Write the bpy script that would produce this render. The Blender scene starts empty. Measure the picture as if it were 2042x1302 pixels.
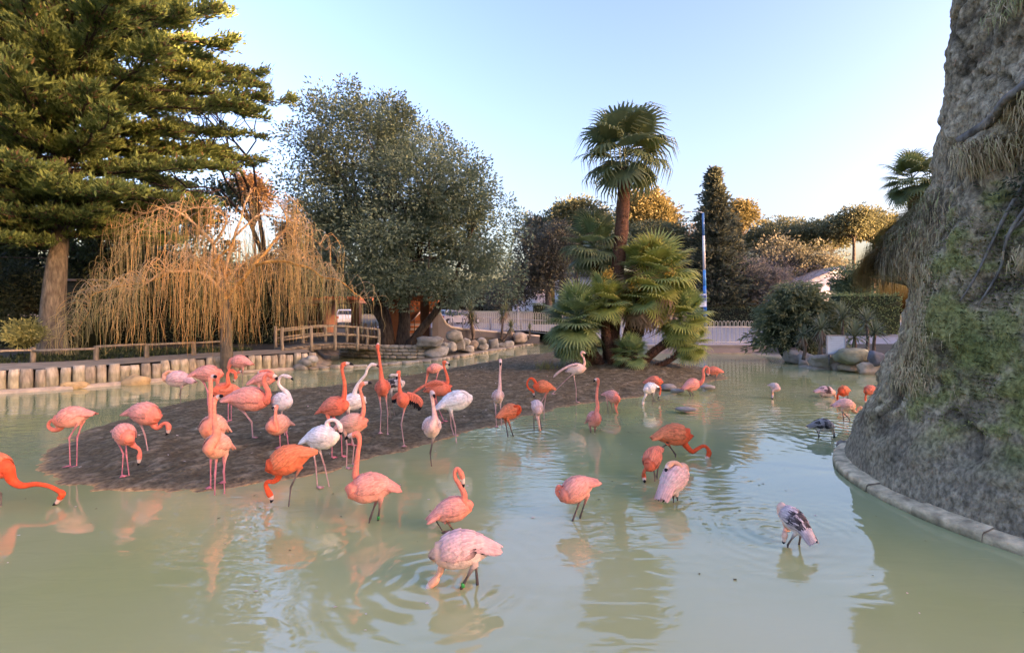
import bpy, math, random
import numpy as np
from mathutils import Vector, Matrix, noise as mnoise

scene = bpy.context.scene
C = scene.collection
R = math.radians
rng = np.random.default_rng(7)
random.seed(7)

# ------------------------------------------------------------------ camera
F = 1000.0; W, H = 2042.0, 1302.0          # photograph pixels; focal length in those pixels
CX, HY = 1021.0, 625.0                     # image centre column, horizon row
EYE = 2.1                                  # eye height above the water
cam_d = bpy.data.cameras.new('camera')
cam = bpy.data.objects.new('camera', cam_d); C.objects.link(cam)
cam.location = (0, 0, EYE); cam.rotation_euler = (R(90), 0, 0)
cam_d.sensor_width = 36.0; cam_d.lens = F / W * 36.0
cam_d.shift_y = (HY - H / 2) / W
cam_d.clip_start = 0.05; cam_d.clip_end = 2000
scene.camera = cam

# ------------------------------------------------------------------ sky and sun
SUN_AZ, SUN_EL = 113.0, 4.7                 # degrees right of the view, above the horizon
world = bpy.data.worlds.new('World'); scene.world = world; world.use_nodes = True
wn = world.node_tree; wn.nodes.clear()
sky = wn.nodes.new('ShaderNodeTexSky'); sky.sky_type = 'NISHITA'; sky.sun_disc = False
sky.sun_elevation = R(SUN_EL); sky.sun_rotation = R(SUN_AZ)
sky.air_density = 1.0; sky.dust_density = 5.5; sky.ozone_density = 1.6
bg = wn.nodes.new('ShaderNodeBackground'); bg.inputs['Strength'].default_value = 0.15
wo = wn.nodes.new('ShaderNodeOutputWorld')
gm = wn.nodes.new('ShaderNodeGamma'); gm.inputs[1].default_value = 1.3       # tone curve, the same over the whole sky
wn.links.new(sky.outputs[0], gm.inputs[0]); wn.links.new(gm.outputs[0], bg.inputs[0]); wn.links.new(bg.outputs[0], wo.inputs[0])
sun_d = bpy.data.lights.new('sun', 'SUN'); sun_d.energy = 4.5; sun_d.angle = R(0.6); sun_d.color = (1.0, 0.66, 0.30)
sun = bpy.data.objects.new('sun', sun_d); C.objects.link(sun)
sd = Vector((math.sin(R(SUN_AZ)) * math.cos(R(SUN_EL)), math.cos(R(SUN_AZ)) * math.cos(R(SUN_EL)), math.sin(R(SUN_EL))))
sun.rotation_euler = sd.to_track_quat('Z', 'Y').to_euler(); sun.location = (40, -10, 30)
scene.view_settings.view_transform = 'Standard'; scene.view_settings.look = 'None'
scene.view_settings.exposure = 3.18; scene.view_settings.gamma = 1.0
scene.view_settings.use_white_balance = True; scene.view_settings.white_balance_temperature = 6500; scene.view_settings.white_balance_tint = 42
scene.cycles.use_denoising = True
scene.cycles.max_bounces = 6; scene.cycles.diffuse_bounces = 3; scene.cycles.glossy_bounces = 3
scene.cycles.transmission_bounces = 3; scene.cycles.transparent_max_bounces = 8
scene.cycles.caustics_reflective = False; scene.cycles.caustics_refractive = False
scene.cycles.sample_clamp_indirect = 6.0

# ------------------------------------------------------------------ measuring helpers
def P(px, py, Y):                          # the point at depth Y that the photograph shows at (px, py)
    return np.array([(px - CX) / F * Y, Y, EYE - (py - HY) / F * Y])
def G(px, py, z=0.0):                      # the point at height z ...
    return P(px, py, F * (EYE - z) / (py - HY))
def lin(r, g, b):                          # sRGB 0-255 to linear
    return tuple(((c / 255.0) / 12.92 if c <= 10 else ((c / 255.0 + 0.055) / 1.055) ** 2.4) for c in (r, g, b))

# ------------------------------------------------------------------ mesh helpers
class MB:
    def __init__(s): s.V = []; s.Q = []; s.T = []; s.qm = []; s.tm = []; s.c = []; s.n = 0
    def add(s, V, Q=None, T=None, col=(0.5, 0.5, 0.5), mat=0):
        V = np.asarray(V, float).reshape(-1, 3)
        s.V.append(V)
        col = np.asarray(col, float)
        if col.ndim == 1: col = np.tile(col[:3], (len(V), 1))
        s.c.append(col[:, :3])
        if Q is not None and len(Q):
            Q = np.asarray(Q, np.int64).reshape(-1, 4) + s.n; s.Q.append(Q); s.qm.append(np.full(len(Q), mat))
        if T is not None and len(T):
            T = np.asarray(T, np.int64).reshape(-1, 3) + s.n; s.T.append(T); s.tm.append(np.full(len(T), mat))
        s.n += len(V); return s
    def mesh(s, name, mats, smooth=True):
        me = bpy.data.meshes.new(name)
        V = np.concatenate(s.V); c = np.concatenate(s.c)
        Q = np.concatenate(s.Q) if s.Q else np.zeros((0, 4), np.int64)
        T = np.concatenate(s.T) if s.T else np.zeros((0, 3), np.int64)
        me.vertices.add(len(V)); me.vertices.foreach_set('co', V.astype(np.float32).ravel())
        loops = np.concatenate([Q.ravel(), T.ravel()]).astype(np.int32)
        me.loops.add(len(loops)); me.loops.foreach_set('vertex_index', loops)
        st = np.concatenate([np.arange(len(Q)) * 4, len(Q) * 4 + np.arange(len(T)) * 3]).astype(np.int32)
        me.polygons.add(len(st)); me.polygons.foreach_set('loop_start', st)
        mi = np.concatenate(([*s.qm] + [*s.tm]) or [np.zeros(0)]).astype(np.int32)
        me.polygons.foreach_set('material_index', mi)
        me.polygons.foreach_set('use_smooth', np.full(len(st), bool(smooth)))
        a = me.attributes.new('Col', 'FLOAT_COLOR', 'POINT')
        a.data.foreach_set('color', np.concatenate([c, np.ones((len(c), 1))], 1).astype(np.float32).ravel())
        me.update(calc_edges=True); me.validate()
        for m in (mats if isinstance(mats, (list, tuple)) else [mats]): me.materials.append(m)
        return me
    def build(s, name, mats, parent=None, smooth=True, loc=None):
        if s.n == 0: return None
        if loc is not None:
            s.V = [v - np.asarray(loc) for v in s.V]
        return link(name, s.mesh(name, mats, smooth), parent, loc)
    # shapes
    def box(s, c, size, rz=0.0, col=(0.5,)*3, mat=0, taper=1.0):
        x, y, z = [k / 2 for k in size]; V = []
        for sz, t in ((-z, 1.0), (z, taper)):
            for sx, sy in ((-x, -y), (x, -y), (x, y), (-x, y)): V.append((sx * t, sy * t, sz))
        V = np.array(V); ca, sa = math.cos(rz), math.sin(rz)
        V = np.stack([V[:, 0] * ca - V[:, 1] * sa, V[:, 0] * sa + V[:, 1] * ca, V[:, 2]], 1) + np.asarray(c)
        return s.add(V, [(3, 2, 1, 0), (4, 5, 6, 7), (0, 1, 5, 4), (1, 2, 6, 5), (2, 3, 7, 6), (3, 0, 4, 7)], col=col, mat=mat)
    def tube(s, path, rad, k=8, col=(0.5,)*3, mat=0, cap=True, flat=1.0):
        V, Q = tube_np(path, rad, k, flat); n = len(V)
        T = []
        if cap:
            c0 = np.mean(V[:k], 0); c1 = np.mean(V[-k:], 0); V = np.vstack([V, c0, c1])
            T = [(n, (j + 1) % k, j) for j in range(k)] + [(n + 1, n - k + j, n - k + (j + 1) % k) for j in range(k)]
        col = np.asarray(col, float)
        if col.ndim == 2: col = np.vstack([np.repeat(col, k, 0), col[:1], col[-1:]]) if cap else np.repeat(col, k, 0)
        return s.add(V, Q, T, col=col, mat=mat)

def frames(path):
    path = np.asarray(path, float); n = len(path)
    t = np.gradient(path, axis=0); t /= np.linalg.norm(t, axis=1, keepdims=True) + 1e-9
    ref = np.array([0, 0, 1.0]) if abs(t[0, 2]) < 0.9 else np.array([0, 1.0, 0])
    u = np.zeros((n, 3)); u[0] = ref - t[0] * ref.dot(t[0]); u[0] /= np.linalg.norm(u[0])
    for i in range(1, n):
        w = u[i - 1] - t[i] * u[i - 1].dot(t[i]); u[i] = w / (np.linalg.norm(w) + 1e-9)
    return t, u, np.cross(t, u)
def tube_np(path, rad, k=8, flat=1.0):
    path = np.asarray(path, float); n = len(path); rad = np.broadcast_to(np.asarray(rad, float), (n,))
    t, u, v = frames(path); a = np.arange(k) / k * 2 * math.pi
    ring = (np.cos(a)[None, :, None] * u[:, None] * flat + np.sin(a)[None, :, None] * v[:, None]) * rad[:, None, None]
    V = (path[:, None] + ring).reshape(-1, 3)
    i = np.arange(n - 1)[:, None] * k; j = np.arange(k)[None]; j2 = (j + 1) % k
    Q = np.stack([i + j, i + k + j, i + k + j2, i + j2], -1).reshape(-1, 4)[:, ::-1]
    return V, Q
def catmull(pts, m=6):
    p = np.asarray(pts, float); p = np.vstack([2 * p[0] - p[1], p, 2 * p[-1] - p[-2]]); out = []
    for i in range(1, len(p) - 2):
        for t in np.arange(m) / m:
            a, b, c, d = p[i - 1], p[i], p[i + 1], p[i + 2]
            out.append(0.5 * (2 * b + (c - a) * t + (2 * a - 5 * b + 4 * c - d) * t * t + (3 * b - a - 3 * c + d) * t ** 3))
    out.append(p[-2]); return np.array(out)
def rock_np(c, size, seed=0, sub=3, rough=0.18, rz=0.0, square=0.0):
    V, T = ICO[sub]; out = []
    o = Vector((seed * 3.17, seed * 1.7, seed * 0.9))
    W_ = V.copy()
    if square: W_ = np.sign(W_) * np.abs(W_) ** (1 - square)
    for q in W_:
        v = Vector(q); d = mnoise.noise(v * 1.1 + o) * rough * 1.6 + mnoise.noise(v * 2.6 + o) * rough * 0.6 + mnoise.noise(v * 6 + o) * rough * 0.2
        out.append(q * (1 + d))
    out = np.array(out) * np.asarray(size) / 2; ca, sa = math.cos(rz), math.sin(rz)
    out = np.stack([out[:, 0] * ca - out[:, 1] * sa, out[:, 0] * sa + out[:, 1] * ca, out[:, 2]], 1)
    return out + np.asarray(c), T
def _ico():
    import bmesh
    d = {}
    for s_ in (1, 2, 3, 4):
        b = bmesh.new(); bmesh.ops.create_icosphere(b, subdivisions=s_, radius=1.0)
        b.verts.ensure_lookup_table()
        d[s_] = (np.array([v.co[:] for v in b.verts]), np.array([[v.index for v in f.verts] for f in b.faces])); b.free()
    return d
ICO = _ico()

def link(name, me, parent=None, loc=None):
    o = bpy.data.objects.new(name, me); C.objects.link(o)
    if loc is not None: o.location = tuple(loc)
    if parent is not None:
        o.parent = parent; o.matrix_parent_inverse = parent.matrix_world.inverted() if False else Matrix.Identity(4)
        if loc is None: o.location = tuple(-Vector(parent.location)) if parent.type == 'EMPTY' and not parent.get('local') else (0, 0, 0)
    return o
def empty(name, loc, label=None, cat=None, group=None, local=False):
    o = bpy.data.objects.new(name, None); C.objects.link(o); o.location = tuple(float(k) for k in loc)
    o.empty_display_size = 0.2
    if label: tag(o, label, cat, group)
    if local: o['local'] = 1
    return o
def tag(o, label, cat, group=None):
    o['label'] = label; o['category'] = cat
    if group: o['group'] = group
    return o
def structure(o): o['kind'] = 'structure'; return o

# ------------------------------------------------------------------ materials
def mat(name, color=None, var=0.15, nscale=6.0, rough=0.8, bump=0.0, bscale=20.0, transl=0.0, spec=0.3, hue=None, metallic=0.0, stretch=None, detail=5.0):
    """Procedural material: base colour (or the mesh's own colour attribute) broken up by noise, with fine relief."""
    m = bpy.data.materials.new(name); m.use_nodes = True; nt = m.node_tree; nt.nodes.clear(); N = nt.nodes.new; L = nt.links.new
    out = N('ShaderNodeOutputMaterial'); b = N('ShaderNodeBsdfPrincipled')
    b.inputs['Roughness'].default_value = rough; b.inputs['Specular IOR Level'].default_value = spec; b.inputs['Metallic'].default_value = metallic
    if color is None:
        a = N('ShaderNodeAttribute'); a.attribute_name = 'Col'; src = a.outputs['Color']
    else:
        a = N('ShaderNodeRGB'); a.outputs[0].default_value = (*color, 1); src = a.outputs[0]
    tc = N('ShaderNodeNewGeometry'); no = N('ShaderNodeTexNoise'); no.inputs['Scale'].default_value = nscale; no.inputs['Detail'].default_value = detail
    pos = tc.outputs['Position']
    if stretch:
        mp = N('ShaderNodeMapping'); mp.inputs['Scale'].default_value = stretch; L(pos, mp.inputs['Vector']); pos = mp.outputs[0]
    L(pos, no.inputs['Vector'])
    mr = N('ShaderNodeMapRange'); mr.inputs['From Min'].default_value = 0.3; mr.inputs['From Max'].default_value = 0.7
    mr.inputs['To Min'].default_value = 1 - var; mr.inputs['To Max'].default_value = 1 + var; L(no.outputs['Fac'], mr.inputs['Value'])
    mx = N('ShaderNodeMix'); mx.data_type = 'RGBA'; mx.blend_type = 'MULTIPLY'; mx.inputs['Factor'].default_value = 1.0
    L(src, mx.inputs['A']); L(mr.outputs[0], mx.inputs['B']); cout = mx.outputs['Result']
    if hue is not None:
        n2 = N('ShaderNodeTexNoise'); n2.inputs['Scale'].default_value = nscale * 0.35; n2.inputs['Detail'].default_value = 3; L(tc.outputs['Position'], n2.inputs['Vector'])
        r2 = N('ShaderNodeMapRange'); r2.inputs['From Min'].default_value = 0.45; r2.inputs['From Max'].default_value = 0.68; L(n2.outputs['Fac'], r2.inputs['Value'])
        m2 = N('ShaderNodeMix'); m2.data_type = 'RGBA'; L(r2.outputs[0], m2.inputs['Factor']); L(cout, m2.inputs['A']); m2.inputs['B'].default_value = (*hue, 1); cout = m2.outputs['Result']
    L(cout, b.inputs['Base Color'])
    if bump:
        n3 = N('ShaderNodeTexNoise'); n3.inputs['Scale'].default_value = bscale; n3.inputs['Detail'].default_value = 6; L(pos, n3.inputs['Vector'])
        bp = N('ShaderNodeBump'); bp.inputs['Strength'].default_value = 1.0; bp.inputs['Distance'].default_value = bump; L(n3.outputs['Fac'], bp.inputs['Height']); L(bp.outputs[0], b.inputs['Normal'])
    if transl:
        t = N('ShaderNodeBsdfTranslucent'); L(cout, t.inputs['Color']); ms = N('ShaderNodeMixShader'); ms.inputs[0].default_value = transl
        L(b.outputs[0], ms.inputs[1]); L(t.outputs[0], ms.inputs[2]); L(ms.outputs[0], out.inputs[0])
    else: L(b.outputs[0], out.inputs[0])
    return m
M = {}
M['leaf'] = mat('foliage', None, 0.25, 1.2, 0.6, transl=0.35, spec=0.25)
M['needle'] = mat('conifer_foliage', None, 0.25, 1.0, 0.7, transl=0.3, spec=0.15)
M['bark'] = mat('bark', None, 0.5, 11, 0.95, bump=0.06, bscale=14, stretch=(1, 1, 0.28))
M['twig'] = mat('twigs', None, 0.2, 4, 0.7, transl=0.0)
M['palm'] = mat('palm_frond', None, 0.15, 3, 0.5, transl=0.4, spec=0.35)
M['fibre'] = mat('palm_trunk_fibre', None, 0.4, 14, 0.95, bump=0.02, bscale=40)
M['stone'] = mat('boulder_stone', None, 0.28, 5, 0.9, bump=0.02, bscale=16, hue=None)
M['wood'] = mat('weathered_wood', None, 0.38, 14, 0.9, bump=0.012, bscale=34, stretch=(1, 1, 0.25))
M['plume'] = mat('plumage', None, 0.17, 26, 0.85, bump=0.010, bscale=45, transl=0.12, spec=0.15)
M['paint'] = mat('painted_surface', None, 0.08, 3, 0.5)
M['metal'] = mat('painted_metal', None, 0.08, 8, 0.4, spec=0.5)
M['glass'] = mat('dark_glass', (0.03, 0.035, 0.04), 0.1, 3, 0.08, spec=0.6)
M['car'] = mat('car_paint', None, 0.03, 3, 0.25, spec=0.6)
M['rubber'] = mat('black_rubber', (0.02, 0.02, 0.022), 0.2, 20, 0.8)
M['soil'] = mat('bare_soil', None, 0.3, 2.5, 0.95, bump=0.03, bscale=9)
M['asphalt'] = mat('pale_paving', (0.24, 0.235, 0.24), 0.12, 1.5, 0.9, bump=0.003, bscale=60)
M['plaster'] = mat('wall_render', None, 0.12, 2.0, 0.9, bump=0.004, bscale=50)
# ------------------------------------------------------------------ terrain, pond, island
POND = np.array([(-26, 1.2), (-26, 10.0), (-13.4, 13.1), (-11.0, 15.3), (-9.9, 17.0), (-8.4, 18.4), (-7.3, 19.0), (-7.6, 21.0), (-9.0, 24.5), (-8.0, 26.5),
                 (-6.4, 24.2), (-4.4, 23.0), (-3.7, 21.8), (-2.4, 24.5), (-0.6, 29.0), (2.2, 36.0), (5.2, 33.5), (7.0, 27.2), (7.4, 26.4), (12.3, 26.2),
                 (13.0, 23.5), (12.4, 20.0), (13.2, 17.2), (16, 14), (16, 1.2)], float)
ISL_PX = [(70, 915), (78, 940), (120, 962), (200, 976), (300, 982), (400, 978), (500, 966), (600, 950), (680, 932), (770, 908), (860, 884), (950, 858), (1040, 834), (1130, 812),
          (1210, 800), (1290, 788), (1370, 770), (1440, 756), (1440, 744), (1410, 734), (1340, 728), (1260, 716), (1180, 706), (1100, 703), (1040, 709), (960, 723), (880, 738), (800, 750), (700, 765), (600, 775), (480, 786), (380, 797), (300, 812), (220, 832), (150, 860), (100, 888)]
ISLAND = np.array([G(*p)[:2] for p in ISL_PX])

def sdist(poly, x, y):                     # distance to the outline, positive inside
    x = np.asarray(x, float); y = np.asarray(y, float)
    d = np.full(x.shape, 1e9); ins = np.zeros(x.shape, bool); n = len(poly)
    for i in range(n):
        ax, ay = poly[i]; bx, by = poly[(i + 1) % n]; ex, ey = bx - ax, by - ay
        t = np.clip(((x - ax) * ex + (y - ay) * ey) / (ex * ex + ey * ey + 1e-12), 0, 1)
        d = np.minimum(d, np.hypot(x - ax - t * ex, y - ay - t * ey))
        cond = ((ay > y) != (by > y)) & (x < (bx - ax) * (y - ay) / (by - ay + 1e-12) + ax); ins ^= cond
    return np.where(ins, d, -d)
def sstep(a, b, x):
    t = np.clip((x - a) / (b - a), 0, 1); return t * t * (3 - 2 * t)
def vnoise(x, y, z=0.0, s=1.0):
    return np.array([mnoise.noise(Vector((float(a) * s, float(b) * s, z))) for a, b in zip(np.ravel(x), np.ravel(y))]).reshape(np.shape(x))
def vfbm(x, y, z=0.0, s=1.0, o=4):
    return np.array([mnoise.fractal(Vector((float(a) * s, float(b) * s, z)), 0.9, 2.1, o) for a, b in zip(np.ravel(x), np.ravel(y))]).reshape(np.shape(x))
TCx, TCy = 7.3, 5.6                        # foot of the great rock
def far_z(x, y):                           # the paving beyond the pond: level on the left, ramping up on the right
    ramp = 0.42 + 0.53 * np.clip((y - 27) / 23, 0, 1); return 0.95 + (ramp - 0.95) * sstep(1.0, 6.5, x)
def ground_h(x, y):
    d = sdist(POND, x, y)
    target = 0.53 * (1 - sstep(-7.6, -5.2, x)) + 0.32 * sstep(-7.6, -5.2, x)
    target = target + (0.42 - target) * sstep(4, 7, x)
    target = target + (far_z(x, y) - 0.14 - target) * sstep(27.0, 32.5, y)
    rise = sstep(0.30, 0.62, -d) * (1 - sstep(-7.4, -6.4, x)) + sstep(0.05, 2.0, -d) * sstep(-7.4, -6.4, x)
    out = 0.05 + (target - 0.05) * rise
    ins = -0.34 * sstep(-0.05, 1.6, d) - 0.02
    return np.where(d > 0, ins, out)
def grid_axis(a, b, fine, lo, hi, k=1.28):
    v = list(np.arange(a, b + 1e-6, fine)); s = fine; q = a; left = []
    while q > lo: s *= k; q -= s; left.append(q)
    s = fine; q = b; right = []
    while q < hi: s *= k; q += s; right.append(q)
    return np.array(left[::-1] + v + right)
gx = grid_axis(-16, 16.5, 0.24, -600, 600); gy = grid_axis(0.6, 33, 0.24, -120, 900)
X, Y = np.meshgrid(gx, gy); Z = ground_h(X, Y)
Z = Z + np.where(sdist(POND, X, Y) < -0.7, 0.03 * vnoise(X, Y, 1.3, 0.9), 0.012 * vnoise(X, Y, 5.1, 1.4))
nx, ny = len(gx), len(gy)
idx = np.arange(nx * ny).reshape(ny, nx)
Q = np.stack([idx[:-1, :-1], idx[:-1, 1:], idx[1:, 1:], idx[1:, :-1]], -1).reshape(-1, 4)
dp = sdist(POND, X, Y).ravel()[:, None]
soil = np.array((0.045, 0.042, 0.028)); olive = np.array((0.24, 0.24, 0.09)); silt = np.array((0.40, 0.29, 0.14))
bed = silt + (olive - silt) * sstep(0.0, 0.7, dp)
bank = np.array((0.30, 0.25, 0.18)) + (soil - np.array((0.30, 0.25, 0.18))) * sstep(0.25, 0.5, -dp)
col = np.where(dp > 0, bed, bank)
mb = MB(); mb.add(np.stack([X.ravel(), Y.ravel(), Z.ravel()], 1), Q, col=col)
structure(mb.build('ground', M['soil']))

# island of trampled mud
ix = np.arange(-7.6, 8.4, 0.085); iy = np.arange(5.0, 27.6, 0.085); X, Y = np.meshgrid(ix, iy)
d = sdist(ISLAND, X, Y); keep = d > -0.75
n1 = vfbm(X, Y, 2.0, 1.6, 4); n2 = vnoise(X, Y, 7.0, 6.0); n3 = vnoise(X, Y, 3.0, 0.5); n4 = vfbm(X, Y, 9.0, 5.5, 3)
edge = d + 0.16 * n1 + 0.20 * n3 + 0.05 * n2
Z = np.where(edge > 0, 0.13 * sstep(0, 1.6, edge) + 0.02 * sstep(0, 0.2, edge), 0.28 * np.maximum(edge, -0.9) * np.clip(-edge * 2.2, 0.25, 1.2))
rel = sstep(0.0, 0.5, edge)
mound = 0.35 * np.exp(-((X - 4.1) ** 2 / 3.5 + (Y - 18.2) ** 2 / 5.0)) * rel
pits = np.clip(vnoise(X, Y, 12.0, 4.2) - 0.25, 0, 1)
Z = Z + mound + rel * (0.022 * n1 + 0.014 * n2 + 0.026 * n4 - 0.05 * pits) + (1 - rel) * 0.006 * n2
ny, nx = X.shape; idx = np.arange(nx * ny).reshape(ny, nx)
kq = keep[:-1, :-1] & keep[:-1, 1:] & keep[1:, 1:] & keep[1:, :-1]
Q = np.stack([idx[:-1, :-1], idx[:-1, 1:], idx[1:, 1:], idx[1:, :-1]], -1)[kq]
used = np.unique(Q); remap = np.full(nx * ny, -1); remap[used] = np.arange(len(used)); Q = remap[Q]
mud = np.array((0.105, 0.082, 0.044)); clod = np.array((0.31, 0.26, 0.175)); wet = np.array((0.23, 0.165, 0.09)); skirt = np.array((0.50, 0.29, 0.11))
e = edge.ravel()[:, None]; t = np.clip(n4.ravel()[:, None] * 1.1 + n2.ravel()[:, None] * 0.5, 0, 1)
cc = mud + (clod - mud) * t * 0.75; cc = cc * (1 - 0.35 * np.clip(pits.ravel()[:, None] * 3, 0, 1))
cc = cc + (wet - cc) * (1 - sstep(0.02, 0.30, e)) * 0.75
cc = np.where(e < 0.02, skirt + (np.array((0.20, 0.20, 0.08)) - skirt) * sstep(0.25, 0.75, -e), cc)
mb = MB(); mb.add(np.stack([X.ravel(), Y.ravel(), Z.ravel()], 1)[used], Q, col=cc[used])
structure(mb.build('island_ground', mat('trampled_mud', None, 0.5, 16.0, 0.9, bump=0.035, bscale=20, spec=0.2, detail=8)))
isl_d = lambda x, y: float(sdist(ISLAND, np.array([x]), np.array([y]))[0])
def stand_z(x, y):
    d = isl_d(x, y)
    if d > 0: return 0.02 + 0.13 * float(sstep(0, 1.6, np.array(d)))
    if d > -0.75: return 0.28 * max(d, -0.9) * min(max(-d * 2.2, 0.25), 1.2)
    return -0.30

# water: real ripples around the birds that feed, fine chop elsewhere
RINGS = [((880, 1158), 0.17, 0.0030, 0.6), ((845, 1180), 0.15, 0.0016, 0.35), ((1541, 1056), 0.15, 0.0030, 0.5), ((1408, 925), 0.18, 0.0016, 0.5), ((1690, 846), 0.26, 0.003, 0.9), ((1075, 868), 0.20, 0.0022, 0.7), ((1380, 808), 0.26, 0.003, 1.0), ((900, 1066), 0.16, 0.0012, 0.4), ((1645, 875), 0.24, 0.0022, 0.7)]
def water_mat():
    m = bpy.data.materials.new('pond_water'); m.use_nodes = True; nt = m.node_tree; nt.nodes.clear(); N = nt.nodes.new; L = nt.links.new
    geo = N('ShaderNodeNewGeometry'); pos = geo.outputs['Position']
    def math_(op, a, b=None, c=None):
        n = N('ShaderNodeMath'); n.operation = op
        for i, v in enumerate((a, b, c)):
            if v is None: continue
            if isinstance(v, (int, float)): n.inputs[i].default_value = v
            else: L(v, n.inputs[i])
        return n.outputs[0]
    total = None
    warp = N('ShaderNodeTexNoise'); warp.inputs['Scale'].default_value = 2.2; warp.inputs['Detail'].default_value = 2; L(pos, warp.inputs['Vector'])
    for (px, lam, amp, fall) in RINGS:
        c = G(*px); dn = N('ShaderNodeVectorMath'); dn.operation = 'DISTANCE'; L(pos, dn.inputs[0]); dn.inputs[1].default_value = (c[0], c[1], 0)
        dd = math_('ADD', dn.outputs['Value'], math_('MULTIPLY', warp.outputs['Fac'], 0.22))
        h = math_('MULTIPLY', math_('SINE', math_('MULTIPLY', dd, 2 * math.pi / lam)), math_('MULTIPLY', math_('POWER', 2.718, math_('MULTIPLY', dn.outputs['Value'], -1 / fall)), amp))
        total = h if total is None else math_('ADD', total, h)
    def chop(sx, sy, sc, amp, det, dist=0.6):
        mp = N('ShaderNodeMapping'); mp.inputs['Scale'].default_value = (sx, sy, 1); L(pos, mp.inputs['Vector'])
        n = N('ShaderNodeTexNoise'); n.inputs['Scale'].default_value = sc; n.inputs['Detail'].default_value = det; n.inputs['Distortion'].default_value = dist; L(mp.outputs[0], n.inputs['Vector'])
        return math_('MULTIPLY', n.outputs['Fac'], amp)
    mk = N('ShaderNodeTexNoise'); mk.inputs['Scale'].default_value = 0.22; mk.inputs['Detail'].default_value = 2; L(pos, mk.inputs['Vector'])
    mask = N('ShaderNodeMapRange'); mask.inputs['From Min'].default_value = 0.42; mask.inputs['From Max'].default_value = 0.62; mask.inputs['To Min'].default_value = 0.15; L(mk.outputs['Fac'], mask.inputs['Value'])
    total = math_('ADD', total, math_('MULTIPLY', chop(1.0, 3.0, 2.4, 0.010, 2), mask.outputs[0]))
    total = math_('ADD', total, chop(1.0, 1.6, 0.8, 0.010, 1))
    bp = N('ShaderNodeBump'); bp.inputs['Strength'].default_value = 1.0; bp.inputs['Distance'].default_value = 1.0; L(total, bp.inputs['Height'])
    gl = N('ShaderNodeBsdfGlossy'); gl.inputs['Roughness'].default_value = 0.015; gl.inputs['Color'].default_value = (0.95, 0.97, 0.97, 1); L(bp.outputs[0], gl.inputs['Normal'])
    murk = N('ShaderNodeBsdfDiffuse'); mn = N('ShaderNodeTexNoise'); mn.inputs['Scale'].default_value = 0.35; mn.inputs['Detail'].default_value = 3; L(pos, mn.inputs['Vector'])
    cr = N('ShaderNodeValToRGB'); cr.color_ramp.elements[0].position = 0.35; cr.color_ramp.elements[0].color = (0.47, 0.53, 0.23, 1)
    cr.color_ramp.elements[1].position = 0.68; cr.color_ramp.elements[1].color = (0.58, 0.61, 0.32, 1); L(mn.outputs['Fac'], cr.inputs[0]); L(cr.outputs[0], murk.inputs['Color'])
    tr = N('ShaderNodeBsdfTransparent'); tr.inputs['Color'].default_value = (0.80, 0.84, 0.60, 1)
    body = N('ShaderNodeMixShader'); body.inputs[0].default_value = 0.36; L(murk.outputs[0], body.inputs[1]); L(tr.outputs[0], body.inputs[2])
    fr = N('ShaderNodeFresnel'); fr.inputs['IOR'].default_value = 1.95; L(bp.outputs[0], fr.inputs['Normal'])
    mx = N('ShaderNodeMixShader'); L(fr.outputs[0], mx.inputs[0]); L(body.outputs[0], mx.inputs[1]); L(gl.outputs[0], mx.inputs[2])
    o = N('ShaderNodeOutputMaterial'); L(mx.outputs[0], o.inputs[0]); return m
mb = MB(); xs = np.linspace(-27, 17, 12); ys = np.linspace(0.9, 37, 12); X, Y = np.meshgrid(xs, ys); idx = np.arange(144).reshape(12, 12)
mb.add(np.stack([X.ravel(), Y.ravel(), 0 * X.ravel()], 1), np.stack([idx[:-1, :-1], idx[:-1, 1:], idx[1:, 1:], idx[1:, :-1]], -1).reshape(-1, 4))
structure(mb.build('pond_water', water_mat()))

def inst(name, me, parent, loc, rot=(0, 0, 0), scale=(1, 1, 1)):
    o = bpy.data.objects.new(name, me); C.objects.link(o)
    if parent is not None: o.parent = parent; o.location = tuple(Vector([float(k) for k in loc]) - (parent.location if parent.type == 'EMPTY' else Vector((0, 0, 0))))
    else: o.location = [float(k) for k in loc]
    o.rotation_euler = [float(k) for k in rot]; o.scale = [float(k) for k in (scale if hasattr(scale, '__len__') else (scale,) * 3)]
    return o
def offset_line(pts, off):                 # moves a polyline sideways (to its left)
    p = np.asarray(pts, float); t = np.gradient(p, axis=0); t /= np.linalg.norm(t, axis=1, keepdims=True); return p + np.stack([-t[:, 1], t[:, 0]], 1) * off
def resample(p, step):
    p = np.asarray(p, float); s = np.r_[0, np.cumsum(np.linalg.norm(np.diff(p, axis=0), axis=1))]; n = max(2, int(s[-1] / step) + 1)
    q = np.linspace(0, s[-1], n); return np.stack([np.interp(q, s, p[:, k]) for k in range(p.shape[1])], 1)

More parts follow.
